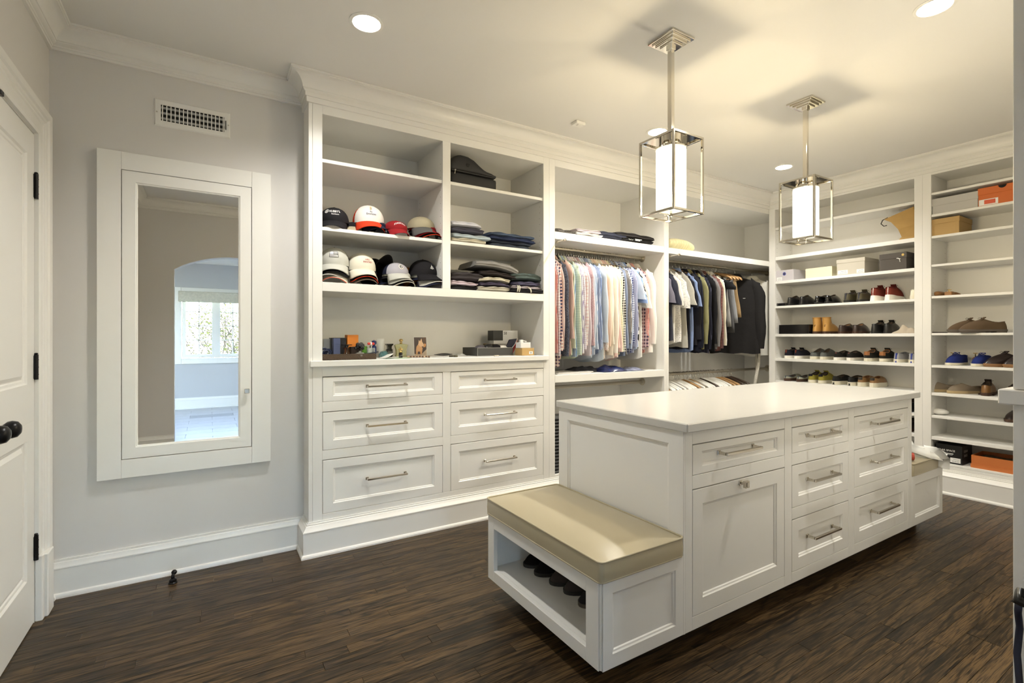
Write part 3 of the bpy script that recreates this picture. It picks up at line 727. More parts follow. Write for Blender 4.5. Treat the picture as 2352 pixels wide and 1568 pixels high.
# ================================================================= GARMENTS
FAB={}
def fabric(base,kind='solid',c2=None,c3=None,sc=.02,rough=.85):
    key=(base,kind,c2,c3,sc)
    if key in FAB: return FAB[key]
    m,t,b=bsdf('cloth_%s_%d'%(kind,len(FAB))); N=t.nodes; L=t.links
    b.inputs['Roughness'].default_value=rough; b.inputs['Specular IOR Level'].default_value=.2
    c0=(*srgb(*base),1); b.inputs['Base Color'].default_value=c0
    tc=N.new('ShaderNodeTexCoord')
    if kind!='solid':
        sp=N.new('ShaderNodeSeparateXYZ'); L.new(tc.outputs['Object'],sp.inputs[0])
        def sq(out,sc,th):
            a=N.new('ShaderNodeMath'); a.operation='MULTIPLY'; L.new(out,a.inputs[0]); a.inputs[1].default_value=1/sc
            f=N.new('ShaderNodeMath'); f.operation='FRACT'; L.new(a.outputs[0],f.inputs[0])
            g=N.new('ShaderNodeMath'); g.operation='LESS_THAN'; L.new(f.outputs[0],g.inputs[0]); g.inputs[1].default_value=th
            return g.outputs[0]
        def mix(f,a,bc):
            x=N.new('ShaderNodeMix'); x.data_type='RGBA'
            if isinstance(f,float): x.inputs['Factor'].default_value=f
            else: L.new(f,x.inputs['Factor'])
            for s,v in (('A',a),('B',bc)):
                if isinstance(v,tuple): x.inputs[s].default_value=v
                else: L.new(v,x.inputs[s])
            return x.outputs['Result']
        C2=(*srgb(*c2),1); C3=(*srgb(*(c3 or c2)),1)
        ad=N.new('ShaderNodeMath'); ad.operation='ADD'; L.new(sp.outputs['Y'],ad.inputs[0]); L.new(sp.outputs['X'],ad.inputs[1])
        Yc=ad.outputs[0]
        if kind=='gingham':
            v=sq(Yc,sc,.5); h=sq(sp.outputs['Z'],sc,.5)
            mid=tuple((p+q)/2 for p,q in zip(c0,C2))
            col=mix(v,mix(h,c0,mid),mix(h,mid,C3 if c3 else C2))
        elif kind=='check':
            v=sq(Yc,sc,.13); h=sq(sp.outputs['Z'],sc,.13); so=lambda C:tuple(p*.35+q*.65 for p,q in zip(c0,C))
            col=mix(h,mix(v,c0,so(C2)),so(C3))
        elif kind=='stripe': col=mix(sq(Yc,sc,.35),c0,C2)
        else:  # dots / print
            vo=N.new('ShaderNodeTexVoronoi'); vo.inputs['Scale'].default_value=1/sc; L.new(tc.outputs['Object'],vo.inputs['Vector'])
            g=N.new('ShaderNodeMath'); g.operation='LESS_THAN'; L.new(vo.outputs['Distance'],g.inputs[0]); g.inputs[1].default_value=.34 if kind=='dots' else .5
            col=mix(g.outputs[0],c0,C2)
        L.new(col,b.inputs['Base Color'])
    nz=N.new('ShaderNodeTexNoise'); nz.inputs['Scale'].default_value=14; nz.inputs['Detail'].default_value=3; L.new(tc.outputs['Object'],nz.inputs['Vector'])
    bp=N.new('ShaderNodeBump'); bp.inputs['Strength'].default_value=.35; bp.inputs['Distance'].default_value=.01
    L.new(nz.outputs['Fac'],bp.inputs['Height']); L.new(bp.outputs['Normal'],b.inputs['Normal'])
    FAB[key]=m; return m
def garment_meshes(seed,w,length,sleeve,tx,kind):
    """returns dict of part name -> (verts, faces); hangs from (0,0,0)=rod axis, wide in y, thin in x"""
    rng=random.Random(seed); ph=[rng.uniform(0,6.28) for _ in range(6)]
    out={}; NA,NT=28,13; zb=-.105-length
    def zsh(y): return -.090-.082*(min(1,abs(y)/w))**1.3
    body=MB(); rings=[]
    for i in range(NT+1):
        t=i/NT; wy=w*(1-.10*min(1,t*4)+.06*t) if kind!='jacket' else w*(1-.03*math.sin(PI*t)+.03*t)
        th=tx*(.25+.75*min(1,t*3.2)); ring=[]
        for k in range(NA):
            a=2*PI*k/NA; cy,sx=math.cos(a),math.sin(a)
            y=wy*math.copysign(abs(cy)**.75,cy); x=th*math.copysign(abs(sx)**.8,sx)
            x+=t*(.35*tx)*math.sin(16*y/.2+ph[0]+3*t)*math.sin(ph[1]+4*t)+.2*tx*t*math.sin(40*y+ph[2])
            y+=t*.008*math.sin(ph[3]+5*t)
            hem=zb+.035*(abs(y)/w)**2*(1 if kind=='shirt' else 0)+.006*math.sin(30*y+ph[4])
            ring.append((x,y,zsh(y)*(1-t)+hem*t))
        rings.append(ring)
    body.loft(rings,True,True,False); out['body']=body
    for side in (-1,1):
        mb=MB(); R=[]; n=12; sl=sleeve*rng.uniform(.95,1.04); sw=.055 if kind!='jacket' else .066
        short=sleeve<.35; NS=9
        bow=rng.uniform(-.012,.02)
        for i in range(NS+1):
            t=i/NS
            yc=side*(w-.035+ ((.070 if side<0 else .0) if short else .030)*t+bow*math.sin(PI*t)); zc=zsh(w)-.015-sl*t+.03*(1-t)
            hw=sw*((1.02+(.25 if side<0 else 0)*t) if short else (1.05-.32*t)); hx=tx*(.55+.3*math.sin(PI*min(1,t*1.1)))
            if not short and kind=='shirt' and t>.86: hw*=1.04; hx*=.95
            if i==0: hw*=.75; hx*=.5
            ring=[]
            for k in range(n):
                a=2*PI*k/n
                ring.append((hx*math.sin(a)+.25*tx*math.sin(7*t+ph[5]+side)*t, yc+hw*math.cos(a)+.006*math.sin(12*t+ph[2]), zc + (-.95*side*hw*math.cos(a) if i==0 else (-.55*side*hw*math.cos(a) if i==1 else (-.12*side*hw*math.cos(a) if short else 0)))))
            R.append(ring)
        mb.loft(R,True,True,False); out['sleeve' if side<0 else 'sleeve2']=mb
        if not short and kind=='shirt':
            cf=MB(); R=[]
            for t in (.90,.905,.985,1.0):
                yc=side*(w-.035+.03*t+bow*math.sin(PI*t)); zc=zsh(w)-.015-sl*t+.03*(1-t); hw=sw*(1.05-.32*t)*1.10; hx=tx*.66
                R.append([(hx*math.sin(2*PI*k/n)+.25*tx*math.sin(7*t+ph[5]+side)*t,yc+hw*math.cos(2*PI*k/n)+.006*math.sin(12*t+ph[2]),zc) for k in range(n)])
            cf.loft(R,True,False,False); out['cuff' if side<0 else 'cuff2']=cf
    co=MB(); R=[]; n=14
    if kind=='tee': lv=[(.075,.020,-.112),(.074,.020,-.098)]
    else: lv=[(.066,.018,-.118),(.056,.014,-.085),(.050,.012,-.068),(.056,.017,-.071),(.086,.022,-.108)]
    for hy,hx,z in lv:
        R.append([(hx*math.sin(2*PI*k/n),hy*math.cos(2*PI*k/n),z-.008*math.sin(2*PI*k/n)) for k in range(n)])
    co.loft(R,True,False,False); out['collar']=co
    return out
GM={}
def garment(name,label,cat,x,rodz,mats,kind='shirt',seed=0,w=.215,length=.74,sleeve=.58,tx=.014,rz=0,group=None,collar=None,dy=0,tilt=0):
    key=(kind,seed,w,length,sleeve,tx)
    root=thing(name,label,cat,(x,RY+dy,rodz),rz,group)
    if key not in GM:
        d={}
        for nm,mb in garment_meshes(seed,w,length,sleeve,tx,kind).items():
            o=mb.build(nm.rstrip('2'),None,None,smooth=True); d[nm]=o.data; bpy.data.objects.remove(o)
        GM[key]=d
    for nm,me in GM[key].items():
        o=bpy.data.objects.new(nm.rstrip('2'),me); link(o,root)
        if not len(me.materials): me.materials.append(None)
        o.material_slots[0].link='OBJECT'; o.material_slots[0].material=(collar if collar and nm in('collar',) else mats)
    if tilt: root.rotation_euler=(0,0,rz)
    return root
# hangers
M_HWHITE=mat('white_hanger',(.78,.77,.73),.3); M_HWOOD=mat('wood_hanger',(.42,.25,.11),.4,var=.25,vscale=20); M_HDARK=mat('dark_hanger',(.05,.03,.02),.4)
M_WIRE=mat('hanger_wire',(.75,.74,.72),.18,1)
HME={}
def hanger_me(kind):
    if kind in HME: return HME[kind]
    arms=MB(); n=10; S=11; w=.215 if kind=='std' else .185
    R=[]
    for i in range(-S,S+1):
        s=i/S; y=w*s; z=(-.078-.062*abs(s)**1.35-(.012 if abs(s)==1 else 0)) if kind=='std' else (-.086-.100*abs(s)**1.3); hh=.017*(1-.35*abs(s)); hx=.0065+(.011 if kind=='std' else .002)*abs(s)**1.5
        if abs(s)==1: hh*=.5;hx*=.6
        R.append([(hx*math.cos(2*PI*k/n)+.012*abs(s)**2,y,z+hh*math.sin(2*PI*k/n)) for k in range(n)])
    arms.loft(R)
    hook=MB(); pts=[(0,0,-.07),(0,0,-.024)]
    for k in range(10):
        a=math.radians(-90+k*25); pts.append((0,.0185*math.cos(a)*1.0 ,.0185*math.sin(a)*1.0))
    pts=[(0,0,-.07),(0,0,-.035),(0,.006,-.024)]+[(0,.0185*math.cos(math.radians(a)),.0185*math.sin(math.radians(a))+.0) for a in range(-50,181,25)]
    hook.tube(pts,.0024,6)
    bar=MB().cyl((.004,-.19,-.150),(.004,.19,-.150),.0045,8)
    d={}
    for nm,mb,m in (('arms',arms,None),('hook',hook,M_WIRE),('bar',bar,None)):
        o=mb.build(nm,m,None,smooth=True); d[nm]=o.data; bpy.data.objects.remove(o)
    HME[kind]=d; return d
def hanger(label,x,z,m,group,rz=0,bar=True,dy=0,tilt=0):
    d=hanger_me('std' if bar else 'worn'); r=thing('coat_hanger',label,'hanger',(x,RY+dy,z),rz,group)
    if tilt: r.rotation_euler=(tilt,0,rz)
    for nm,me in d.items():
        if nm=='bar' and not bar: continue
        o=bpy.data.objects.new(nm,me); link(o,r)
        if nm!='hook':
            if not len(me.materials): me.materials.append(None)
            o.material_slots[0].link='OBJECT'; o.material_slots[0].material=m
    return r
G3='shirts hanging in the packed closet bay'; GH3='hangers on the shirt rod'
SH3=[ # colour words, fabric, kind, opts
('red and white fine-check',fabric((225,200,195),'gingham',(190,70,60),None,.010),'shirt',{}),
('navy plaid',fabric((225,225,230),'check',(60,70,120),(150,70,70),.022),'shirt',{}),
('red, navy and white large-check',fabric((240,236,228),'gingham',(195,80,65),(50,60,100),.026),'shirt',{'length':.90}),
('pale blush',fabric((228,205,196)),'shirt',{}),
('charcoal speckled',fabric((80,88,105),'dots',(140,146,160),None,.007),'shirt',{'length':.80}),
('salmon pink loose-sleeved',fabric((226,192,180)),'shirt',{'sleeve':.60,'w':.245}),
('black',fabric((40,40,42)),'shirt',{'sleeve':.52}),
('pale mint',fabric((205,216,196)),'shirt',{'length':.82}),
('sky blue striped',fabric((188,204,222),'stripe',(120,150,190),None,.012),'shirt',{}),
('mint and white check',fabric((222,230,212),'check',(170,196,168),None,.020),'shirt',{}),
('lavender striped',fabric((228,226,236),'stripe',(140,130,175),None,.010),'shirt',{}),
('white with lilac check',fabric((236,234,236),'check',(170,140,175),None,.016),'shirt',{}),
('white with red windowpane',fabric((238,232,228),'check',(205,110,115),None,.028),'shirt',{}),
('pale grey-lilac',fabric((218,212,220)),'shirt',{}),
('mauve dotted',fabric((205,180,185),'dots',(172,130,138),None,.007),'shirt',{}),
('very pale blue',fabric((214,224,236)),'shirt',{'length':.84}),
('white and blue hairline',fabric((222,228,238),'stripe',(165,185,215),None,.008),'shirt',{}),
('slate blue check',fabric((128,140,170),'check',(205,212,228),None,.012),'shirt',{}),
('blue and white fine-check',fabric((190,202,224),'gingham',(95,118,170),None,.011),'shirt',{}),
('icy blue wide-cuffed',fabric((212,222,232)),'shirt',{'w':.232,'sleeve':.60}),
('white with peach dots',fabric((240,230,220),'dots',(222,176,150),None,.010),'shirt',{}),
('light peach',fabric((240,216,198)),'shirt',{}),
('cream',fabric((240,230,214)),'shirt',{'length':.80}),
('ivory',fabric((243,236,222)),'shirt',{}),
('warm white',fabric((246,240,230)),'shirt',{}),
('rose pink',fabric((240,205,196)),'shirt',{'length':.84}),
('pale pink oxford',fabric((238,216,208)),'shirt',{}),
('yellow-green check',fabric((236,234,200),'check',(180,190,120),(150,170,190),.020),'shirt',{'length':.82}),
('black and white gingham',fabric((235,233,228),'gingham',(30,30,34),None,.022),'shirt',{}),
('grey-blue',fabric((140,152,178)),'shirt',{}),
('black micro-check',fabric((200,195,190),'gingham',(35,30,32),None,.012),'shirt',{}),
('powder blue',fabric((190,204,228)),'shirt',{}),
('navy gingham',fabric((205,210,225),'gingham',(38,48,105),None,.020),'shirt',{}),
('blue and red small-plaid',fabric((170,180,205),'check',(70,85,140),(190,110,110),.012),'shirt',{}),
('light blue short-sleeved',fabric((198,210,230)),'shirt',{'sleeve':.24,'w':.235}),
('cornflower blue short-sleeved',fabric((150,175,222)),'shirt',{'sleeve':.25,'w':.230}),
('white with black palm print',fabric((238,236,230),'print',(25,25,28),None,.055),'shirt',{'sleeve':.25,'w':.22}),
('white short-sleeved',fabric((240,238,232)),'shirt',{'sleeve':.30,'w':.230}),
('red and grey tartan',fabric((205,195,195),'gingham',(175,60,70),(60,60,80),.030),'shirt',{}),
('coral red micro-check',fabric((240,215,205),'gingham',(205,85,75),None,.009),'shirt',{'w':.228,'length':.80}),
('sheer white',fabric((243,240,234)),'shirt',{'w':.235,'sleeve':.60}),
]
rg=random.Random(21)
x0s,x1s=X5+.028,-1.785
nS=len(SH3)
for i,(cw,fb,kd,op) in enumerate(SH3):
    x=x0s+(x1s-x0s)*i/(nS-1)+rg.uniform(-.004,.004)
    if i==nS-1: x=-1.735
    o=dict(length=.80+rg.uniform(-.04,.06),sleeve=.66+rg.uniform(-.03,.04),w=.222+rg.choice([-.008,0,.006]),tx=.0115); o.update(op)
    o['length']=round(o['length'],2); o['sleeve']=round(o['sleeve'],2)
    if i==nS-1: o['tx']=.02
    rz=rg.uniform(-.05,.05)-(.04 if i>nS-8 else 0)
    a='an' if cw[0] in 'aeiou' else 'a'
    garment('shirt',cw+' shirt on the packed closet rod','shirt',x,RZ,fb,'shirt',i%9,rz=rz,group=G3,**o)
    hm,hn=(M_HWOOD,'wooden') if i in (12,29,30) else (M_HWHITE,'white')
    hanger('%s coat hanger inside the %s shirt'%(hn,cw),x,RZ,hm,GH3,rz,False)
# ---- jackets and tees bay
G4='garments on the jacket rod'; GH4='hangers on the jacket rod'
J=[ # x, words, name, fabric, kind, opts, hanger
(-1.535,'heather grey polo shirt','polo_shirt',fabric((118,116,130)),'shirt',dict(sleeve=.24,w=.225,length=.70),'w'),
(-1.495,'navy polo shirt with white cuffs','polo_shirt',fabric((44,46,60)),'shirt',dict(sleeve=.25,w=.225,length=.70),'o'),
(-1.450,'dark slate polo shirt','polo_shirt',fabric((62,64,76)),'shirt',dict(sleeve=.26,w=.225,length=.70),'w'),
(-1.400,'bright white polo shirt','polo_shirt',fabric((238,236,230)),'shirt',dict(sleeve=.28,w=.228,length=.72),'w'),
(-1.345,'white dotted short-sleeved shirt','shirt',fabric((230,228,224),'dots',(190,190,192),None,.014),'shirt',dict(sleeve=.28,w=.225,length=.72),'o'),
(-1.275,'pale grey T-shirt','t_shirt',fabric((176,174,166)),'tee',dict(sleeve=.27,w=.235,length=.74),'w'),
(-1.215,'deep navy T-shirt','t_shirt',fabric((30,32,44)),'tee',dict(sleeve=.28,w=.232,length=.76),'o'),
(-1.165,'periwinkle blue short-sleeved shirt','shirt',fabric((140,160,205)),'shirt',dict(sleeve=.26,w=.235,length=.80),'w'),
(-1.115,'charcoal sweater','sweater',fabric((42,42,48)),'tee',dict(sleeve=.58,w=.225,length=.72),'o'),
(-1.060,'midnight navy blazer','blazer',fabric((28,30,42)),'jacket',dict(sleeve=.66,w=.232,length=.78,tx=.022),'w'),
(-1.000,'olive-yellow sport jacket','blazer',fabric((148,146,108)),'jacket',dict(sleeve=.66,w=.236,length=.76,tx=.022),'o'),
(-.945,'dark navy pinstripe blazer','blazer',fabric((34,36,50),'stripe',(60,62,80),None,.02),'jacket',dict(sleeve=.66,w=.232,length=.80,tx=.020),'o'),
(-.890,'black suit jacket','blazer',fabric((26,26,30)),'jacket',dict(sleeve=.66,w=.234,length=.78,tx=.022),'o'),
(-.835,'mid grey suit jacket','blazer',fabric((128,126,128)),'jacket',dict(sleeve=.66,w=.234,length=.76,tx=.020),'w'),
(-.775,'burgundy and black checked sport coat','blazer',fabric((128,88,84),'check',(42,38,44),(42,38,44),.030),'jacket',dict(sleeve=.66,w=.236,length=.78,tx=.024),'o'),
(-.715,'cream dress shirt','shirt',fabric((214,206,186)),'shirt',dict(sleeve=.64,w=.215,length=.74),'o'),
(-.660,'white dress shirt','shirt',fabric((232,230,224)),'shirt',dict(sleeve=.64,w=.205,length=.62),'w'),
(-.600,'black waistcoat','waistcoat',fabric((32,32,36)),'tee',dict(sleeve=.08,w=.195,length=.62),'w'),
]
for i,(x,words,nm,fb,kd,op,hk) in enumerate(J):
    op=dict(tx=.016,**op) if 'tx' not in op else op
    rz=rg.uniform(-.08,.05)-.06
    garment(nm,words+' on the jacket rod',words.split()[-1] if words.split()[-1]!='coat' else 'jacket',x,RZ+.002,fb,kd,i%7,rz=rz,group=G4,**op)
    hanger('%s hanger holding the %s'%({'w':'white','o':'wooden'}[hk],words),x,RZ+.002,M_HWHITE if hk=='w' else M_HWOOD,GH4,rz,False)
# folded trousers over wooden hangers
def trousers(x,words,m,rz,length,dy=0):
    r=thing('trousers',words+' folded over a wooden hanger','trousers',(x,RY+dy,RZ),rz,'trousers on the jacket rod'); mb=MB(); R=[]
    n=16
    for i in range(9):
        t=i/8; z=-.140-length*t; wy=.085+.05*t; tx=.018+.008*math.sin(PI*t)
        R.append([(tx*math.sin(2*PI*k/n)+.004*math.sin(9*t+k),-.06-.03*t+wy*math.cos(2*PI*k/n),z) for k in range(n)])
    mb.loft(R).build('legs',m,r,smooth=True,local=True)
    MB().tube([(0,-.15,-.150),(0,.03,-.150)],.012,8).build('fold',m,r,smooth=True,local=True)
    hanger('wooden hanger with the %s folded over it'%words,x,RZ+.002,M_HWOOD,GH4,rz,True,dy)
for x,wd,c,ln in ((-.545,'pale grey trousers',(150,150,148),.50),(-.490,'dark grey trousers',(78,78,80),.56),(-.430,'silver grey trousers',(140,142,146),.46),(-.375,'tan trousers',(150,126,92),.40)):
    trousers(x,wd,fabric(c),rg.uniform(-.25,-.1),ln)
# big black jacket turned towards the room, and the last white shirt
bj=garment('jacket','black zip jacket with a small chest label, turned outward','jacket',-.235,RZ+.002,fabric((34,33,34)),'jacket',3,w=.250,length=.82,sleeve=.72,tx=.045,rz=.42,dy=-.02)
MB().box(-.0485,-.112,-.336,-.0465,-.088,-.328).build('chest_label',mat('label_white',(.45,.45,.44),.6),bj,local=True)
hanger('white hanger holding the black zip jacket',-.235,RZ+.002,M_HWHITE,GH4,.42,False,-.02)
garment('shirt','crisp white shirt hanging last on the jacket rod by the corner','shirt',.075,RZ+.002,fabric((236,234,226)),'shirt',5,w=.225,length=.86,sleeve=.66,tx=.02,rz=.30,group=G4,dy=-.02)
hanger('white hanger in the last shirt by the corner',.075,RZ+.002,M_HWHITE,GH4,.30,False,-.02)
# ---- empty hangers on the low rod
GE='empty hangers on the low rod'
HP=[(-1.50,'o'),(-1.47,'o'),(-1.43,'w'),(-1.40,'w'),(-1.37,'w'),(-1.335,'w'),(-1.27,'w'),(-1.20,'w'),(-1.165,'w'),(-1.135,'w'),(-1.105,'w'),(-1.05,'o'),(-1.00,'w'),(-.955,'o'),(-.90,'w'),(-.865,'w'),(-.835,'w'),(-.79,'d'),(-.74,'w'),(-.70,'w'),(-.665,'w'),(-.625,'w'),(-.575,'w'),(-.50,'o'),(-.43,'o'),(-.33,'d'),(-.27,'d')]
for x,k in HP:
    lb={'w':'white empty coat hanger on the low rod','o':'light wooden empty coat hanger on the low rod','d':'dark wooden empty coat hanger on the low rod'}[k]
    hanger(lb,x,.915,{'w':M_HWHITE,'o':M_HWOOD,'d':M_HDARK}[k],GE,rg.uniform(-.2,.05),True)
# ================================================================= CAPS
def text_mesh(body,size,spacing=1,shear=0):
    cu=bpy.data.curves.new('t','FONT'); cu.body=body; cu.size=size; cu.align_x='CENTER'; cu.align_y='CENTER'; cu.space_character=spacing; cu.shear=shear; cu.resolution_u=2; cu.offset=size*.012
    o=bpy.data.objects.new('t',cu); COL.objects.link(o)
    dg=bpy.context.evaluated_depsgraph_get(); me=bpy.data.meshes.new_from_object(o.evaluated_get(dg))
    vs=[v.co.copy() for v in me.vertices]; fs=[tuple(p.vertices) for p in me.polygons]
    bpy.data.objects.remove(o); bpy.data.meshes.remove(me); return vs,fs
RX,RYc,RH=.094,.104,.108
CB=.052   # height of the sweatband edge above the resting surface
def dome(phi,s,tall=1.0,flat=0):
    """phi angle (front = -pi/2), s height 0..1"""
    c=math.cos(math.asin(min(1,s)**1.25)); z=s*RH*tall
    fr=max(0,-math.sin(phi)); k=c+(.10*fr*(1-s)*s*2)
    return Vector((RX*k*math.cos(phi),RYc*k*math.sin(phi),z+CB))
def wrap(vs,z0,off=.0015,tall=1.0,flatten=0):
    out=[]
    for v in vs:
        s=max(.02,min(.97,(z0+v.y)/(RH*tall))); phi=-PI/2+v.x/RX
        p=dome(phi,s,tall); q=Vector((p.x,p.y,0)); 
        out.append(p+Vector((q.x,q.y,.02)).normalized()*off)
    return out
CAPM={}
def cap(label,loc,rz,crown,brim,front=None,tilt=0,emblems=(),group=None,curve=1.0,tall=1.0,button=True,rot=None,scale=1,edge=None,roll=0):
    r=thing('cap',label,'cap',loc,rz,group); r.rotation_euler=(tilt,roll,rz); r.scale=(scale,)*3
    mb=MB(); n=36; m=9; R=[]
    for i in range(m):
        s=[0,.16,.32,.48,.62,.75,.86,.94,.985][i]
        R.append([dome(2*PI*k/n,s,tall) for k in range(n)])
    vs=[p for q in R for p in q]; fs=[];mi=[]
    for i in range(m-1):
        for k in range(n):
            a=2*PI*(k+.5)/n; fs.append((i*n+k,i*n+(k+1)%n,(i+1)*n+(k+1)%n,(i+1)*n+k))
            mi.append(1 if (front and math.sin(a)<-.35) else 0)
    fs.append(tuple((m-1)*n+k for k in range(n))); mi.append(0)
    mb.v=[Vector(p) for p in vs]; mb.f=fs; mb.mi=mi
    mb.build('crown',[crown,front or crown],r,smooth=True,local=True)
    b=MB(); U,V=16,5; vs=[];fs=[]
    def bp(u,v,dz=0):
        a=u*1.12; x0,y0=RX*1.0*math.sin(a),-RYc*math.cos(a)
        L=.086*math.cos(u*PI/2*.93)**.55
        x=x0*(1+.06*v); y=y0-L*v
        z=CB+.008-.040*v**.8-.034*curve*(u*u)*(.45+.55*v)
        return Vector((x,y,max(z,-.008)+dz))
    for i in range(U+1):
        for j in range(V+1): vs.append(bp(-1+2*i/U,j/V))
    for i in range(U):
        for j in range(V): fs.append((i*(V+1)+j,(i+1)*(V+1)+j,(i+1)*(V+1)+j+1,i*(V+1)+j+1))
    bo=b.add(vs,fs).build('brim',brim,r,smooth=True,local=True)
    sm=bo.modifiers.new('s','SOLIDIFY'); sm.thickness=.0035
    if edge:
        MB().tube([bp(-1+2*i/U,1) for i in range(U+1)],.0022,5).build('brim_edge',edge,r,smooth=True,local=True)
    if button: MB().ball((0,0,CB+RH*tall*.985),.008,8,6,sz=.6).build('button',crown,r,smooth=True,local=True)
    for nm,vs,fs,m,z0,off in emblems:
        o=MB().add(wrap(vs,z0,off,tall),fs).build(nm,m,r,local=True)
    return r
def disc(r,n=20,cx=0,cy=0,r0=0):
    if r0:
        vs=[Vector((cx+q*math.cos(2*PI*k/n),cy+q*math.sin(2*PI*k/n),0)) for q in (r0,r) for k in range(n)]
        return vs,[(k,(k+1)%n,n+(k+1)%n,n+k) for k in range(n)]
    vs=[Vector((cx,cy,0))]+[Vector((cx+r*math.cos(2*PI*k/n),cy+r*math.sin(2*PI*k/n),0)) for k in range(n)]
    return vs,[(0,1+k,1+(k+1)%n) for k in range(n)]
def rects(L):
    vs=[];fs=[]
    for a,b,c,d in L:
        n=len(vs); k=max(1,int((c-a)/.006))
        for i in range(k+1): vs+=[Vector((a+(c-a)*i/k,b,0)),Vector((a+(c-a)*i/k,(b+d)/2,0)),Vector((a+(c-a)*i/k,d,0))]
        for i in range(k):
            q=n+3*i; fs+=[(q,q+3,q+4,q+1),(q+1,q+4,q+5,q+2)]
    return vs,fs
def clothm(nm,c,**k): return mat('cap_'+nm,srgb(*c),.85,bump=.25,bscale=260,spec=.15,**k)
K_BLACK=clothm('black',(34,33,36)); K_NAVY=clothm('navy',(34,38,58)); K_RED=clothm('red',(205,62,32)); K_WHITE=clothm('white',(232,230,224)); K_CREAM=clothm('cream',(222,217,200))
K_MAROON=clothm('maroon',(142,34,38)); K_KHAKI=clothm('khaki',(176,168,142)); K_GREY=clothm('grey',(100,100,98)); K_LGREY=clothm('light_grey',(190,190,182)); K_HEATH=clothm('heather',(172,170,178)); K_TAN=clothm('tan',(150,95,45)); K_TAUPE=clothm('taupe',(110,98,86))
E_WHITE=mat('thread_white',(.85,.85,.83),.7); E_GOLD=mat('thread_gold',(.62,.42,.12),.6); E_NAVY=mat('thread_navy',(.03,.03,.09),.7); E_RED=mat('thread_red',(.38,.03,.03),.7); E_BLK=mat('thread_black',(.02,.02,.02),.7); E_SIL=mat('thread_silver',(.55,.55,.52),.5)
def xat(u,y,v=600): return at(u,v,1,y).x
SZ1=1.938; SZ0=1.608
def T(nm,txt,size,m,z0,off=.002,dx=0,dy=0,sp=1,sh=0):
    vs,fs=text_mesh(txt,size,sp,sh); return (nm,[Vector((v.x+dx,v.y+dy,0)) for v in vs],fs,m,z0,off)
GU='caps on the upper cap shelf'; GL='caps stacked on the lower cap shelf'
def D(nm,dsc,m,z0,off=.0018): return (nm,dsc[0],dsc[1],m,z0,off)
# upper shelf
cap('black cap with white lettering and a round logo, tipped back',(xat(768,.17,510),.17,SZ1+.012),-.30,K_BLACK,K_BLACK,None,.10,[T('lettering',"HUBBY'S",.021,E_WHITE,.066,dx=.012),T('lettering','Hardware',.012,E_WHITE,.048,dx=.016),D('logo',disc(.0135,18,-.046,0,.010),E_WHITE,.066),D('logo',disc(.007,14,-.046,0),E_SIL,.066)],GU,1.1,.95,edge=None,scale=.94)
cap('cream-lined black cap lying low beside the black lettered cap',(xat(815,.22,520),.22,SZ1+.010),-.55,K_BLACK,K_KHAKI,None,.05,(),GU,1.0,.55,scale=.75)
crest=[D('crest',disc(.0075,16,0,.021,.0055),E_GOLD,.062),D('crest',disc(.0050,14,0,.021),E_WHITE,.062,.0016),D('crest_band',rects([(-.004,.019,.004,.022)]),E_NAVY,.062,.0026),D('crest_crown',([Vector((-.006,.030,0)),Vector((.006,.030,0)),Vector((.008,.036,0)),Vector((0,.034,0)),Vector((-.008,.036,0))],[(0,1,2,3,4)]),E_GOLD,.062,.0026)]
cap('dark navy cap hidden beneath the red and white trucker cap',(xat(856,.19,510),.19,SZ1+.010),.02,K_NAVY,K_NAVY,None,0,(),GU,1.25,.40,button=False)
cap('white-fronted red trucker cap with a crest and printed words',(xat(846,.19,505),.19,SZ1+.026),-.10,K_RED,K_RED,K_WHITE,.06,crest+[T('lettering','Fly',.014,E_NAVY,.064),T('lettering','Emirates',.017,E_NAVY,.050)],GU,.8,1.08,scale=1.06)
cap('grey camouflage cap lying behind the maroon cap',(xat(884,.30,525),.30,SZ1+.010),.2,K_HEATH,K_HEATH,None,.0,(),GU,1.0,.6,scale=.8)
vs,fs=text_mesh('STANFORD',.020,1.0)
cap('maroon cap with white arched lettering, lying low',(xat(908,.13,530),.13,SZ1+.010),.06,K_MAROON,K_MAROON,None,.10,[('lettering',[Vector((v.x,v.y-6*v.x*v.x,0)) for v in vs],fs,E_WHITE,.052,.002)],GU,1.1,.72,scale=.80)
cap('black cap with an orange brim edge under the khaki cap',(xat(972,.20,520),.20,SZ1+.010),.12,K_BLACK,K_BLACK,None,0,(),GU,1.0,.45,edge=K_RED,button=False)
cap('dark maroon cap between the khaki cap and the black cap',(xat(970,.20,520),.20,SZ1+.026),.10,K_MAROON,K_MAROON,None,0,(),GU,1.0,.45,button=False)
cap('slouchy khaki cap with a charcoal brim and dark button',(xat(966,.20,515),.20,SZ1+.040),.02,K_KHAKI,K_GREY,None,.08,[D('badge',disc(.006,12,.012,0),E_BLK,.098)],GU,1.0,.82,button=False)
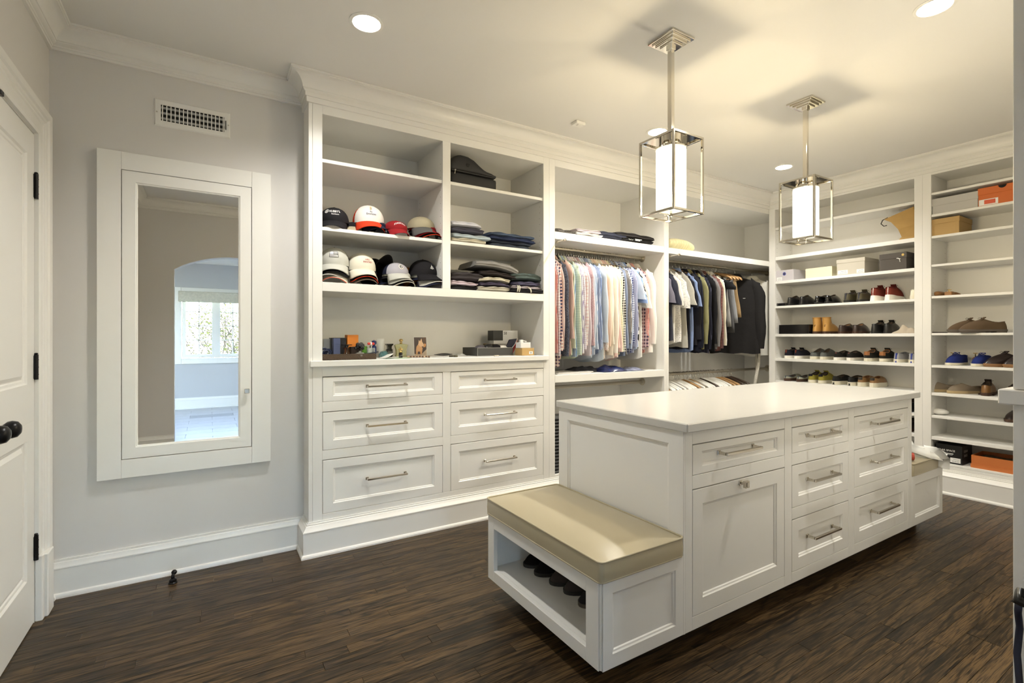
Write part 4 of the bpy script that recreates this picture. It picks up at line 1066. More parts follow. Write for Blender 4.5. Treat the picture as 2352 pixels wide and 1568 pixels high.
# lower shelf stacks (topmost first word tells it apart)
def stack(u,y,rz,under,sp=.019):
    z=SZ0+.010
    for lb,c,b,e in under:
        cap(lb,(xat(u,y,630),y,z),rz+random.Random(lb).uniform(-.08,.08),c,b,None,0,(),GL,1.25,.42,edge=e,button=False,scale=.985); z+=sp
    return z
z=stack(768,.185,-.30,[('white cap with a red brim edge at the bottom of the flag-cap stack',K_WHITE,K_CREAM,K_RED),('cream cap second from the bottom under the flag cap',K_CREAM,K_LGREY,None),('black cap directly under the flag cap',K_BLACK,K_BLACK,None)])
flag=[D('flag',rects([(-.026,-.019,.030,.019)]),E_BLK,.066),D('flag_field',rects([(-.023,.0,-.001,.016)]),E_WHITE,.066,.0026),D('flag_stripes',rects([(.001,.0025+k*.0052,.027,.0050+k*.0052) for k in range(3)]+[(-.023,-.0165+k*.0052,.027,-.0140+k*.0052) for k in range(3)]),E_WHITE,.066,.0026)]
cap('pale grey trucker cap with a black and white flag patch',(xat(768,.18,620),.18,z),-.25,K_BLACK,K_LGREY,K_LGREY,.03,flag,GL,1.0,1.1)
z=stack(832,.185,-.05,[('taupe cap at the bottom of the white-cap stack',K_TAUPE,K_TAUPE,None),('black cap with a red edge under the plain white cap',K_BLACK,K_BLACK,K_RED)])
cap('off-white cap with dark red scrawled lettering',(xat(828,.18,620),.18,z),.02,K_CREAM,K_CREAM,None,.03,[T('lettering',"LIFE'S",.015,E_RED,.068,dx=.018,sh=.25),T('lettering','FANTASY',.015,E_RED,.052,dx=.018,sh=.25)],GL,1.0,1.08)
cap('rumpled black cap standing up behind the white cap',(xat(868,.33,610),.33,SZ0+.075),.5,K_BLACK,K_BLACK,None,-.9,(),GL,.6,1.0)
cap('dark navy cap lying behind the grey badge cap',(xat(898,.33,620),.33,SZ0+.014),-.4,K_NAVY,K_NAVY,None,0,(),GL,1.0,1.0)
z=stack(910,.185,.10,[('black cap with a cream brim edge under the round-badge cap',K_BLACK,K_BLACK,K_CREAM),('light grey cap just below the round-badge cap',K_LGREY,K_LGREY,None)],.016)
badge=[D('badge',disc(.019,24),E_WHITE,.056),D('badge_ring',disc(.0185,24,0,0,.0172),E_GOLD,.056,.0024),D('badge_centre',disc(.0125,20),E_BLK,.056,.0026),D('badge_sail',([Vector((-.004,-.008,0)),Vector((.006,-.006,0)),Vector((-.002,.009,0))],[(0,1,2)]),E_WHITE,.056,.0034)]
cap('heather grey cap with a round sailboat badge and navy back',(xat(908,.17,635),.17,z),.12,K_NAVY,K_LGREY,K_HEATH,.03,badge,GL,.7,.86,scale=.90)
cap('tan suede cap half hidden behind the black crest cap',(xat(936,.38,620),.38,SZ0+.014),.3,K_TAN,K_TAN,None,-.2,(),GL,.6,1.05)
z=stack(974,.185,.22,[('navy cap at the bottom of the black-crest stack',K_NAVY,K_NAVY,None),('white cap with silver brim under the black crest cap',K_WHITE,K_LGREY,K_WHITE)],.017)
em=[D('emblem',disc(.011,16),E_SIL,.052),D('emblem',([Vector((-.016,-.008,0)),Vector((.016,-.008,0)),Vector((.009,.006,0)),Vector((.004,.010,0)),Vector((0,.022,0)),Vector((-.004,.010,0)),Vector((-.009,.006,0))],[tuple(range(7))]),E_SIL,.052,.0016),D('emblem_detail',disc(.005,12,0,-.001,.003),E_BLK,.052,.0026)]
cap('black flat-brimmed cap with a silver crest',(xat(970,.18,630),.18,z),.30,K_BLACK,K_BLACK,None,.03,em,GL,.35,1.05,scale=1.0)
# ================================================================= FOLDED CLOTHES
def folded(name,label,cat,x,y,z,w,d,h,m,seed=0,rz=0,group=None,lobes=2,droop=0,arch=0,taper=0):
    """soft folded slab; rounded fold towards -y, layered lobes on its front"""
    rng=random.Random(seed); ph=[rng.uniform(0,6.28) for _ in range(5)]
    r=thing(name,label,cat,(x,y,z),rz,group); mb=MB(); R=[]; n=32; S=22
    for i in range(S+1):
        s=math.sin(PI/2*(-1+2*i/S)); e=max(0,1-abs(s)**14)**.5
        hx=w/2*s; ring=[]
        h0=h*(1+.06*math.sin(3*s+ph[0]))*(1-taper*(s+1)/2); hh=h0*max(e,.82)
        for k in range(n):
            a=2*PI*k/n; c,sn=math.cos(a),math.sin(a)
            yy=d/2*math.copysign(abs(c)**.42,c)*(.94+.06*e); zz=math.copysign(abs(sn)**.5,sn)
            q=(zz+1)/2
            if c<0: yy+=(.0035*math.cos(2*PI*max(2,lobes)*q)+.003*math.sin(7*s+ph[4])*math.sin(2*PI*q))*abs(c)
            ring.append((hx+.006*math.sin(5*q+ph[1]),yy+.006*math.sin(4*s+ph[2]),(h0-hh)/2+hh*q+arch*(1-s*s)*1.0+droop*(s+1)/2*(-1)+.003*math.sin(9*s+ph[3]+3*q)*q))
        R.append(ring)
    zmin=min(p[2] for q in R for p in q)
    if zmin<0: R=[[(p[0],p[1],p[2]-zmin) for p in q] for q in R]
    mb.loft(R).build('fabric',m,r,smooth='auto',local=True)
    return r
GJ='folded clothes on the right-hand cap cabinet shelves'
def fold_at(name,label,cat,u0,u1,y,z,h,m,seed,d=.30,**k):
    xa,xb=xat(u0,y-d*.4,600),xat(u1,y-d*.4,600)
    return folded(name,label,cat,(xa+xb)/2,y,z,xb-xa,d,h,m,seed,group=GJ,**k)
F_=lambda *c:fabric(c)
JD=fabric((52,62,92),'stripe',(44,52,80),None,.004)
z=SZ1+.001
fold_at('folded_trousers','beige folded trousers at the bottom of the light stack','trousers',1034,1112,.17,z,.034,F_(196,190,172),1)
fold_at('folded_trousers','pale blue folded trousers above the beige pair','trousers',1036,1122,.19,z+.032,.038,F_(182,196,206),2)
fold_at('folded_trousers','charcoal folded trousers under the white pair','trousers',1034,1108,.18,z+.068,.042,F_(74,74,86),3)
fold_at('folded_trousers','white folded trousers on top of the light stack','trousers',1034,1102,.18,z+.109,.038,F_(214,216,226),4,arch=.006)
fold_at('folded_jeans','grey-blue folded jeans at the bottom of the jeans stack','jeans',1124,1212,.18,z,.026,F_(70,78,90),5,lobes=1)
fold_at('folded_jeans','dark grey folded jeans second from the bottom','jeans',1122,1216,.19,z+.025,.028,F_(50,56,68),6)
fold_at('folded_jeans','indigo folded jeans in the middle of the jeans stack','jeans',1124,1226,.18,z+.050,.032,JD,7,lobes=1)
fold_at('folded_jeans','washed blue folded jeans on top of the jeans stack','jeans',1124,1222,.18,z+.080,.030,F_(84,98,122),8,taper=.25)
z=SZ0+.001
fold_at('folded_sweatpants','black folded sweatpants lowest by the centre divider','sweatpants',1034,1096,.18,z,.030,F_(34,33,36),11)
fold_at('folded_shirt','dusty pink folded T-shirt below the charcoal sweater','t-shirt',1034,1094,.17,z+.029,.038,F_(196,180,190),12,taper=.3)
fold_at('folded_sweater','charcoal folded sweater by the centre divider','sweater',1034,1106,.18,z+.064,.062,F_(58,54,56),13,lobes=1)
fold_at('folded_sweatshirt','oatmeal folded sweatshirt at the bottom of the middle pile','sweatshirt',1095,1168,.16,z,.036,F_(176,172,158),14)
fold_at('folded_shirt','purple-grey folded shirt above the oatmeal one','shirt',1100,1166,.17,z+.034,.028,F_(78,72,92),15,arch=.008)
fold_at('folded_shirt','cream folded shirt with a rolled edge in the middle pile','shirt',1098,1168,.17,z+.064,.030,F_(206,200,182),16,arch=.012)
fold_at('folded_sweater','dark brown folded sweater under the light grey one','sweater',1100,1182,.19,z+.098,.034,F_(52,46,46),17,arch=.012,droop=.02)
fold_at('folded_sweater','light grey ribbed sweater folded on top of the middle pile','sweater',1088,1186,.19,z+.135,.052,F_(138,136,134),18,lobes=3,arch=.02,droop=.04)
fold_at('folded_shorts','black drawstring shorts at the bottom of the right pile','shorts',1168,1246,.15,z,.030,F_(38,37,42),19)
fold_at('folded_shirt','silver-grey folded shirt in the right pile','shirt',1172,1238,.17,z+.029,.028,F_(168,160,164),20,taper=.2)
fold_at('folded_sweatpants','slate purple sweatpants folded in the right pile','sweatpants',1176,1236,.18,z+.056,.034,F_(82,80,102),21,lobes=2)
fold_at('folded_hoodie','dark teal hoodie folded on top of the right pile','hoodie',1172,1238,.19,z+.089,.058,F_(78,90,88),22,arch=.012,lobes=2)
# drawstrings
ds2=thing('drawstring','cream drawstring hanging from the black shorts','drawstring',(xat(1188,.02,650),.008,z+.03)); 
bx=xat(1188,.01,650)
for dx in (0,.016): MB().tube([(bx+dx,.012,z+.052),(bx+dx-.002,-.004,z+.046),(bx+dx-.005,-.006,z+.020),(bx+dx-.008,-.004,z+.004)],.0045,6).build('cord',K_CREAM,ds2,smooth=True)
bx=xat(1215,.01,650)
MB().tube([(bx-.006,.012,z+.040),(bx+.002,-.004,z+.032),(bx+.008,-.006,z+.016),(bx+.009,-.004,z+.003)],.0050,6).build('cord',K_CREAM,ds2,smooth=True)
# ---- black equipment bag on the top right shelf
def bag():
    ZS=2.345; y0,y1=.06,.30; xa,xb=xat(1036,y0,420),xat(1141,y0,420); L=xb-xa
    r=thing('camera_bag','black zipped case with a tapered end on the top shelf','bag',((xa+xb)/2,.18,ZS))
    bm=mat('black_nylon',(.018,.018,.020),.65,bump=.3,bscale=500)
    def prof(f): # top height along length
        pts=[(0,.155),(.08,.205),(.2,.225),(.38,.222),(.5,.205),(.64,.165),(.75,.138),(.9,.128),(.97,.112),(1,.085)]
        for (a,b),(c,d) in zip(pts,pts[1:]):
            if a<=f<=c: return b+(d-b)*(f-a)/(c-a)
    def shell(zlo,zhi_f,name,infl):
        mb=MB(); R=[]; N=18; n=20
        for i in range(N+1):
            f=i/N; x=xa+L*f; top=zhi_f(f); bot=zlo; e=(1-abs(2*f-1)**8)**.5 if 0<f<1 else .35; e=max(e,.35)
            ring=[]
            for k in range(n):
                a=2*PI*k/n; c,s=math.cos(a),math.sin(a)
                ring.append((x,(y0+y1)/2+(y1-y0)/2*(.88+.12*e)*infl*math.copysign(abs(c)**.35,c),ZS+.001+bot+(top-bot)*(.5+.5*math.copysign(abs(s)**.45,s))))
            R.append(ring)
        return mb.loft(R).build(name,bm,r,smooth=True)
    shell(0,lambda f:.096-.004*f,'lower_case',1.0)
    shell(.098,lambda f:max(.12,prof(f)),'lid',.985)
    MB().tube([(xa+.006,y0-.001,ZS+.098),(xb-.02,y0-.001,ZS+.094)],.004,6).build('zip',mat('zip_black',(.03,.03,.03),.35),r)
    MB().tube([(xa+.03,y0-.003,ZS+.098),(xa+.026,y0-.005,ZS+.072)],.003,6).ball((xa+.031,y0-.003,ZS+.1),.007,8,6).build('zip_pull',M_NICKEL,r)
    tor=[(xa+.13+.010*math.cos(2*PI*k/12),y0-.004,ZS+.150+.012*math.sin(2*PI*k/12)) for k in range(13)]
    MB().tube(tor,.0018,5,False).build('d_ring',M_BLACKM,r)
    MB().tube([(xb-.010,y0+.02,ZS+.075),(xb+.006,y0+.02,ZS+.07),(xb+.006,y0+.02,ZS+.02),(xb-.010,y0+.02,ZS+.015)],.0025,6).build('strap_ring',M_NICKEL,r)
bag()
# ---- shirts' bay top shelf: rolled clothes, then the knit on the next bay
GT='clothes lying on the shelf above the shirts'
def top_fold(nm,lb,cat,u0,u1,y,z,h,m,seed,**k):
    xa,xb=xat(u0,y-.1,530),xat(u1,y-.1,530); o=folded(nm,lb,cat,(xa+xb)/2,y,z,xb-xa,.26,h,m,seed,group=GT,**k); return o
z=2.099
top_fold('folded_sweater','mottled grey sweater lying flat by the cabinet stile','sweater',1276,1322,.14,z,.040,fabric((112,108,104),'dots',(70,68,66),None,.008),31,taper=.5)
top_fold('folded_shirt','lilac-grey shirt lying crumpled beside the grey sweater','shirt',1320,1376,.15,z+.026,.034,F_(176,166,170),32,lobes=2)
top_fold('folded_shirt','white shirt lying under the lilac-grey one','shirt',1318,1380,.13,z,.026,F_(232,230,224),33,lobes=1)
top_fold('folded_shirt','navy shirt with a loose corner beside the black sweatshirt','shirt',1374,1434,.14,z,.064,F_(44,46,58),34,lobes=3)
top_fold('folded_sweatshirt','black sweatshirt with printed words folded lowest on that shelf','sweatshirt',1424,1496,.13,z,.036,F_(36,35,36),35,lobes=1)
s2=top_fold('folded_sweatshirt','plain black sweatshirt folded on top of the printed one','sweatshirt',1412,1497,.15,z+.035,.050,F_(44,42,42),36,lobes=2)
pr=thing('printed_label','','') if False else None
bx=xat(1453,.0,535)
o=MB().box(bx+.02,-.0125,z+.0215,bx+.098,-.0095,z+.0265).box(bx+.022,-.0125,z+.0125,bx+.078,-.0095,z+.0175).tube([(bx-.058+.008*k,-.011,z+.016+.005*math.sin(k*2.1)) for k in range(8)],.0012,5).build('print',E_WHITE,None)
o.parent=[q for q in bpy.data.objects if q.get('label','').startswith('black sweatshirt with printed')][0]; o.location=-o.parent.location
def knit():
    xa,xb=xat(1537,.06,560),xat(1606,.06,560); z=2.096
    m,t,b=bsdf('cream_knit'); N=t.nodes; L=t.links; b.inputs['Base Color'].default_value=(*srgb(226,218,176),1); b.inputs['Roughness'].default_value=.9
    r=thing('knit_throw','cream cable-knit bundle on the shelf above the jackets','knit',((xa+xb)/2,.15,z)); mb=MB(); R=[]; n=26; S=90; w=(xb-xa)/2
    for i in range(S+1):
        s=-1+2*i/S; e=max(.02,(1-s*s))**.5; ring=[]
        for k in range(n):
            a=2*PI*k/n; rib=1+.045*math.sin(s*46)
            ring.append((w*s,.11*e*math.cos(a)*rib,.060+(.060*e*math.sin(a))*rib*(1 if math.sin(a)>0 else 1)-.0*s))
        R.append(ring)
    zm=min(p[2] for q in R for p in q); R=[[(p[0],p[1],p[2]-zm-(.012*(p[0]/w))) for p in q] for q in R]
    zm=min(p[2] for q in R for p in q); R=[[(p[0],p[1],p[2]-zm) for p in q] for q in R]
    mb.loft(R).build('wool',m,r,smooth=True,local=True)
knit()
# below the shirts: papers and plastic packets on the low shelf
z=.985
tag(MB().box(-2.80,.05,z,-2.45,.30,z+.006).box(-2.78,.06,z+.006,-2.42,.28,z+.011).build('paper_sheets',mat('paper_grey',(.6,.59,.57),.7),None),'loose grey papers lying under the shirts','paper')
def packet(u0,u1,y,h,m,label,seed):
    xa,xb=xat(u0,y-.08,850),xat(u1,y-.08,850); rng=random.Random(seed); N=12; vs=[];fs=[]
    for i in range(N+1):
        for j in range(N+1):
            a,b_=i/N,j/N; e=(1-abs(2*a-1)**3)*(1-abs(2*b_-1)**3)
            vs.append((xa+(xb-xa)*a,y-.1+.2*b_,z+.003+h*e*(.75+.5*noise.noise(Vector((a*5+seed,b_*5,0))))+.010*abs(noise.noise(Vector((a*14,b_*14,seed))))*e))
    n0=len(vs)
    for i in range(N):
        for j in range(N): fs.append((i*(N+1)+j,(i+1)*(N+1)+j,(i+1)*(N+1)+j+1,i*(N+1)+j+1))
    vs+=[(xa,y-.1,z),(xb,y-.1,z),(xb,y+.1,z),(xa,y+.1,z)]; fs.append((n0,n0+1,n0+2,n0+3))
    tag(MB().add(vs,fs).build('plastic_packet',m,None,smooth=True),label,'packet')
packet(1385,1442,.12,.060,mat('blue_packet',(.02,.028,.10),.2,var=.9,vscale=22,coat=.5),'glossy dark blue plastic packet under the hanging shirts','a')if False else None
packet(1385,1442,.12,.055,mat('blue_packet',(.02,.028,.10),.2,var=.9,vscale=22,coat=.5),'glossy dark blue plastic packet under the hanging shirts',3)
packet(1446,1480,.12,.030,mat('clear_packet',(.25,.27,.38),.15,var=.7,vscale=30,coat=.5),'crumpled blue and clear plastic packet near the closet side',5)
packet(1316,1386,.22,.045,mat('black_packet',(.02,.02,.025),.5),'black folded garment lying under the shirts',7)
# slatted rack in the open space below
rk=thing('trouser_rack','dark grey slatted rack standing in the low closet opening','rack',(-2.72,.12,.20))
for k in range(17): MB().box(-2.86+.003,.03,.22+k*.026,-2.50,.20,.232+k*.026).build('slat',mat('slat_grey',(.10,.105,.11),.4),rk)
MB().box(-2.859,.21,.197,-2.845,.24,.66).box(-2.52,.21,.197,-2.50,.24,.66).box(-2.859,.19,.197,-2.50,.215,.22).build('frame',M_DARK,rk)
# ================================================================= COUNTER ITEMS
CZ=1.1405
def bp(u,v,z=CZ):
    p=at(u,v,2,z); d=(p.x-CXW)*math.sin(YAW)+(p.y-CYW)*math.cos(YAW); return p,d/FPX
def pbox(name,label,cat,u0,u1,vb,vt,z,depth,m,group=None,bev=.0015,y=None,rz=0):
    """box whose front face spans pixels u0..u1 and vb..vt, standing on height z"""
    if y is None: p,s=bp((u0+u1)/2,vb,z); y=p.y
    a,b=at(u0,vb,1,y),at(u1,vb,1,y); h=at(u0,vt,1,y).z-at(u0,vb,1,y).z
    r=thing(name,label,cat,((a.x+b.x)/2,y+depth/2,z),rz,group)
    w=(b.x-a.x)/2
    MB().box(-w,-depth/2,0,w,depth/2,h).build('box',m,r,bevel=bev,local=True)
    return r,w,h
G_T='toiletries on the drawer counter'
# wicker tray
def wicker():
    m,t,b=bsdf('dark_wicker'); N=t.nodes; L=t.links; tc=N.new('ShaderNodeTexCoord'); mp=N.new('ShaderNodeMapping'); L.new(tc.outputs['Object'],mp.inputs[0]); mp.inputs['Rotation'].default_value=(0,.6,0)
    w=N.new('ShaderNodeTexWave'); w.inputs['Scale'].default_value=52; w.inputs['Distortion'].default_value=2.5; w.bands_direction='X'; L.new(mp.outputs[0],w.inputs[0])
    cr=N.new('ShaderNodeValToRGB'); L.new(w.outputs[0],cr.inputs[0]); cr.color_ramp.elements[0].color=(.014,.008,.005,1); cr.color_ramp.elements[1].color=(.20,.12,.07,1); cr.color_ramp.elements[0].position=.35
    L.new(cr.outputs[0],b.inputs[0]); bp_=N.new('ShaderNodeBump'); bp_.inputs['Distance'].default_value=.004; L.new(w.outputs[0],bp_.inputs['Height']); L.new(bp_.outputs[0],b.inputs['Normal']); b.inputs['Roughness'].default_value=.6
    return m
M_WICK=wicker()
p,s=bp(865,824.5); ty0=p.y; txr=p.x; txl=X1+.004; tz=.036
tr=thing('wicker_tray','dark woven tray holding the perfume boxes','tray',((txl+txr)/2,ty0+.12,CZ))
MB().box(txl,ty0,CZ,txr,ty0+.012,CZ+tz).box(txl,ty0+.238,CZ,txr,ty0+.25,CZ+tz).box(txl,ty0+.012,CZ,txl+.012,ty0+.238,CZ+tz).box(txr-.012,ty0+.012,CZ,txr,ty0+.238,CZ+tz).build('sides',M_WICK,tr,bevel=.004)
MB().box(txl+.012,ty0+.012,CZ+.001,txr-.012,ty0+.238,CZ+.008).build('base',M_WICK,tr)
TZ=CZ+.0085
def on_tray(u,dy): return Vector((at(u,805,1,ty0+dy).x,ty0+dy,TZ))
def ubox(name,label,cat,u0,u1,vt,dy,depth,m,z=TZ,lid=None):
    y=ty0+dy; a,b=at(u0,800,1,y).x,at(u1,800,1,y).x; h=at(u0,vt,1,y).z-z
    r=thing(name,label,cat,((a+b)/2,y+depth/2,z),0,G_T); MB().box(a,y,z,b,y+depth,z+h).build('box',m,r,bevel=.0012)
    if lid: MB().box(a-.0006,y-.0006,z+h*lid,b+.0006,y+depth,z+h+.0006).build('lid',m,r,bevel=.001)
    return r
ubox('perfume_box','tall black box behind the slate blue box','box',760,795,775.5,.14,.06,mat('black_card',(.02,.02,.022),.35))
ubox('perfume_box','slate blue box standing on the woven tray','box',766,781.5,777,.07,.05,mat('slate_card',srgb(82,92,128),.5),lid=.7)
ubox('perfume_box','bright orange box standing on the woven tray','box',798,823,769,.13,.07,mat('orange_card',srgb(222,132,42),.5),lid=.55)
ubox('perfume_box','low dark brown box in front of the orange box','box',806,832,796,.06,.05,mat('brown_card',srgb(52,34,26),.5))
ubox('acrylic_case','clear acrylic case at the cabinet end of the tray','case',744,760,778,.17,.05,mat('acrylic',(.75,.8,.9),.05,trans=.6))
def lathe_item(name,label,cat,loc,prof,m,extra=()):
    r=thing(name,label,cat,loc,0,G_T); MB().lathe(prof,(0,0,0),20).build('body',m,r,smooth='auto',local=True)
    for nm,mb,mm in extra: mb.build(nm,mm,r,smooth='auto',local=True)
    return r
def gl(nm,c,r=.06): return mat('glass_'+nm,c,r,trans=.75,ior=1.45)
M_GOLD=mat('gold_metal',(.75,.55,.22),.2,1); M_BLKG=mat('black_gloss',(.012,.012,.014),.12,coat=.5)
lathe_item('perfume_bottle','brown waisted bottle with a wide disc stopper','bottle',on_tray(796,.05),[(0,0),(.022,0),(.022,.02),(.017,.05),(.020,.065),(.0,.066)],gl('brown',(.18,.08,.03)),[('stopper',MB().lathe([(0,.066),(.012,.067),(.012,.078),(.034,.080),(.034,.084),(0,.086)],(0,0,0),20),M_BLACKM)])
lathe_item('trinket_dish','round tan lidded dish on the tray','dish',on_tray(753,.04),[(0,0),(.034,0),(.034,.016),(0,.016)],mat('tan_wood',srgb(206,176,120),.5))
wt=thing('wristwatch','dark blue watch bundle beside the tan dish','watch',on_tray(749,.10),0,G_T)
for k,(dx,dz) in enumerate(((0,.03),(-.012,.042),(.014,.036))):
    MB().tube([(dx+.018*math.cos(2*PI*j/14),.012*k-.01,dz+.018*math.sin(2*PI*j/14)) for j in range(15)],.006,6,False).build('strap',mat('navy_gloss',(.012,.02,.06),.25),wt,smooth=True,local=True)
MB().lathe([(0,0),(.02,0),(.02,.012),(0,.012)],(0,0,0),12).build('cushion',M_BLKG,wt,local=True)
fb=lathe_item('perfume_bottle','squat faceted clear bottle with a black flower stopper','bottle',on_tray(827,.035),[(0,0),(.030,.0),(.036,.012),(.036,.022),(.020,.034),(.008,.036),(.008,.044),(0,.044)],gl('clear',(.9,.9,.82)))
fl2=MB()
for a in range(7):
    t=a*2*PI/7; fl2.ball((.016*math.cos(t),.010*math.sin(t),.078+.008*math.sin(2*t)),.013,8,6)
fl2.cyl((0,0,.044),(0,0,.075),.004,8); fl2.ball((-.028,0,.062),.010,8,6).ball((.018,0,.060),.010,8,6)
fl2.build('flower_stopper',M_BLKG,fb,smooth=True,local=True)
lathe_item('perfume_bottle','green bottle half hidden behind the flower stopper','bottle',on_tray(838,.10),[(0,0),(.020,0),(.020,.060),(.012,.072),(.0,.073)],gl('green',(.25,.6,.08)))
cb=thing('perfume_bottle','square clear bottle with a red and white bow cap','bottle',on_tray(852,.06),0,G_T)
MB().box(-.024,-.014,0,.024,.014,.062).build('body',gl('clear2',(.85,.92,.90)),cb,bevel=.004,local=True)
MB().cyl((0,0,.062),(0,0,.078),.008,12).build('neck',M_NICKEL,cb,local=True)
MB().box(-.022,-.008,.080,.022,.008,.096).build('cap_bow',mat('bow_red',srgb(200,60,50),.5),cb,bevel=.004,local=True); MB().box(-.006,-.010,.079,.006,.010,.098).build('bow_knot',mat('bow_white',(.8,.8,.78),.5),cb,bevel=.003,local=True)
lathe_item('perfume_bottle','slim navy bottle with a round black stopper','bottle',on_tray(859,.10),[(0,0),(.016,0),(.016,.070),(.008,.076),(.008,.080),(.017,.088),(.015,.106),(0,.112)],mat('navy_glass',(.01,.02,.09),.08,coat=.5))
sc=thing('leather_strap','navy leather strip lying over the tray edge','strap',on_tray(850,.02),0,G_T)
MB().loft([[(-.05+.1*t,-.012,.026+.012*t*t+.002),(-.05+.1*t,.012,.026+.012*t*t+.002),(-.05+.1*t,.012,.023+.012*t*t),(-.05+.1*t,-.012,.023+.012*t*t)] for t in [i/8 for i in range(9)]]).build('leather',mat('navy_leather',(.012,.018,.04),.4),sc,local=True)
# to the right of the tray
def P0(u,v): return bp(u,v)[0]
tb=thing('lotion_tube','white squeeze tube standing on its cap','tube',P0(873.5,820),0,G_T); R=[]
for z,rx,ry in ((0,.019,.019),(.012,.019,.019),(.0125,.020,.020),(.06,.024,.016),(.11,.027,.006),(.128,.028,.0015)):
    R.append([(rx*math.cos(2*PI*k/16),ry*math.sin(2*PI*k/16),z) for k in range(16)])
MB().loft(R).build('tube',mat('tube_white',(.8,.81,.80),.3),tb,smooth='auto',local=True)
te=thing('perfume_bottle','pale turquoise glass bottle lying on its side','bottle',P0(882,820.5),.3,G_T)
MB().prism([(-.03,0),(.028,0),(.032,.022),(.010,.046),(-.018,.040),(-.034,.020)],.03,'y',-.015).build('body',gl('turquoise',(.35,.70,.78)),te,bevel=.004,local=True)
bb=thing('perfume_bottle','square-shouldered black bottle with a flared cap','bottle',P0(894,819),0,G_T)
MB().box(-.022,-.016,0,.022,.016,.056).build('body',M_BLKG,bb,bevel=.005,local=True); MB().loft([[(a*w,b*w*.8,z) for a,b in ((-1,-1),(1,-1),(1,1),(-1,1))] for z,w in ((.056,.014),(.074,.015),(.086,.024),(.092,.024))]).build('cap',M_BLKG,bb,local=True)
MB().box(-.015,-.0165,.018,.015,-.016,.038).build('label_plate',mat('label_grey',(.25,.25,.25),.4),bb,local=True)
yb=thing('perfume_bottle','large pale yellow flask with a gold ball stopper','bottle',P0(921,819.5),0,G_T)
MB().prism([(-.040,0),(.040,0),(.034,.018),(.036,.050),(.046,.082),(.044,.086),(.012,.092),(-.012,.092),(-.044,.086),(-.046,.082),(-.036,.050),(-.034,.018)],.036,'y',-.018).build('body',gl('yellow',(.88,.88,.55)),yb,bevel=.004,local=True)
MB().cyl((0,0,.092),(0,0,.104),.009,12).ball((0,0,.116),.014,12,8,sz=.8).build('stopper',M_GOLD,yb,smooth=True,local=True)
kb=thing('perfume_bottle','tiny black bottle topped with a gold crown','bottle',P0(917,820.5)+Vector((0,-.03,0)),0,G_T)
MB().cyl((0,0,0),(0,0,.032),.013,14).build('body',M_BLKG,kb,smooth='auto',local=True)
cr=MB().cyl((0,0,.032),(0,0,.046),.010,12)
for k in range(5): cr.ball((.010*math.cos(k*2*PI/5),.010*math.sin(k*2*PI/5),.055),.007,8,6)
cr.ball((0,0,.068),.006,8,6); cr.build('crown_cap',M_GOLD,kb,smooth=True,local=True)
# photograph of a dog
def dogphoto():
    p,s=bp(966,818); y=p.y; a,b=at(951,800,1,y).x,at(981.5,800,1,y).x; h=at(951,773,1,y).z-CZ; w=(b-a)
    r=thing('photo_card','framed card with a photograph of a tan dog','photograph',((a+b)/2,y,CZ+.0005),0); r.rotation_euler=(-.10,0,0)
    L=lambda x,z:( -w/2+w*x, z*h)
    MB().box(-w/2,0,0,w/2,.004,h).build('card',mat('card_white',(.8,.79,.76),.5),r,local=True)
    MB().prism([L(0,0),L(1,0),L(.8,.0),L(.5,.0)],.0,'y') if False else None
    def lay(nm,poly,c,k): MB().prism([L(*q) for q in poly],.0003,'y',-.0003*(k+1)).build(nm,mat('photo_'+nm,srgb(*c),.35),r,local=True)
    lay('backdrop',[(.04,.03),(.96,.03),(.96,.97),(.04,.97)],(64,48,46),0)
    lay('ground',[(.04,.03),(.96,.03),(.96,.36),(.55,.10),(.04,.12)],(200,182,160),1)
    lay('fence',[(.55,.55),(.96,.40),(.96,.97),(.70,.97)],(92,66,50),1)
    lay('dog_body',[(.16,.30),(.20,.48),(.34,.62),(.50,.60),(.66,.42),(.62,.22),(.58,.10),(.48,.10),(.46,.24),(.30,.24),(.26,.08),(.16,.08)],(222,170,120),2)
    lay('dog_head',[(.34,.60),(.40,.84),(.48,.76),(.60,.92),(.64,.74),(.78,.58),(.76,.50),(.62,.50),(.50,.48)],(238,200,160),3)
    lay('nose',[(.74,.55),(.79,.57),(.78,.53)],(40,30,30),4)
    lay('second_dog',[(.72,.44),(.90,.50),(.92,.62),(.80,.66),(.78,.58)],(226,160,96),3)
dogphoto()
def bead_string(u0,u1,v,label,m1,m2,n,seed):
    rng=random.Random(seed); a,b=P0(u0,v),P0(u1,v); r=thing('bead_string',label,'beads',(a+b)/2,0); 
    for k in range(n):
        q=a.lerp(b,k/(n-1))+Vector((0,.012*math.sin(k*1.1)+rng.uniform(-.004,.004),.006)); MB().ball(tuple(q),.0075,8,6).build('bead',m1 if k%2 else m2,r,smooth=True)
bead_string(937,984,821,'string of brown and ivory beads by the dog photograph',mat('bead_brown',srgb(92,62,44),.3),mat('bead_ivory',srgb(176,150,120),.3),22,1)
bead_string(1034,1051,819.5,'short string of olive beads on the counter',mat('bead_olive',srgb(90,84,56),.3),mat('bead_dark',srgb(58,50,36),.3),8,2)
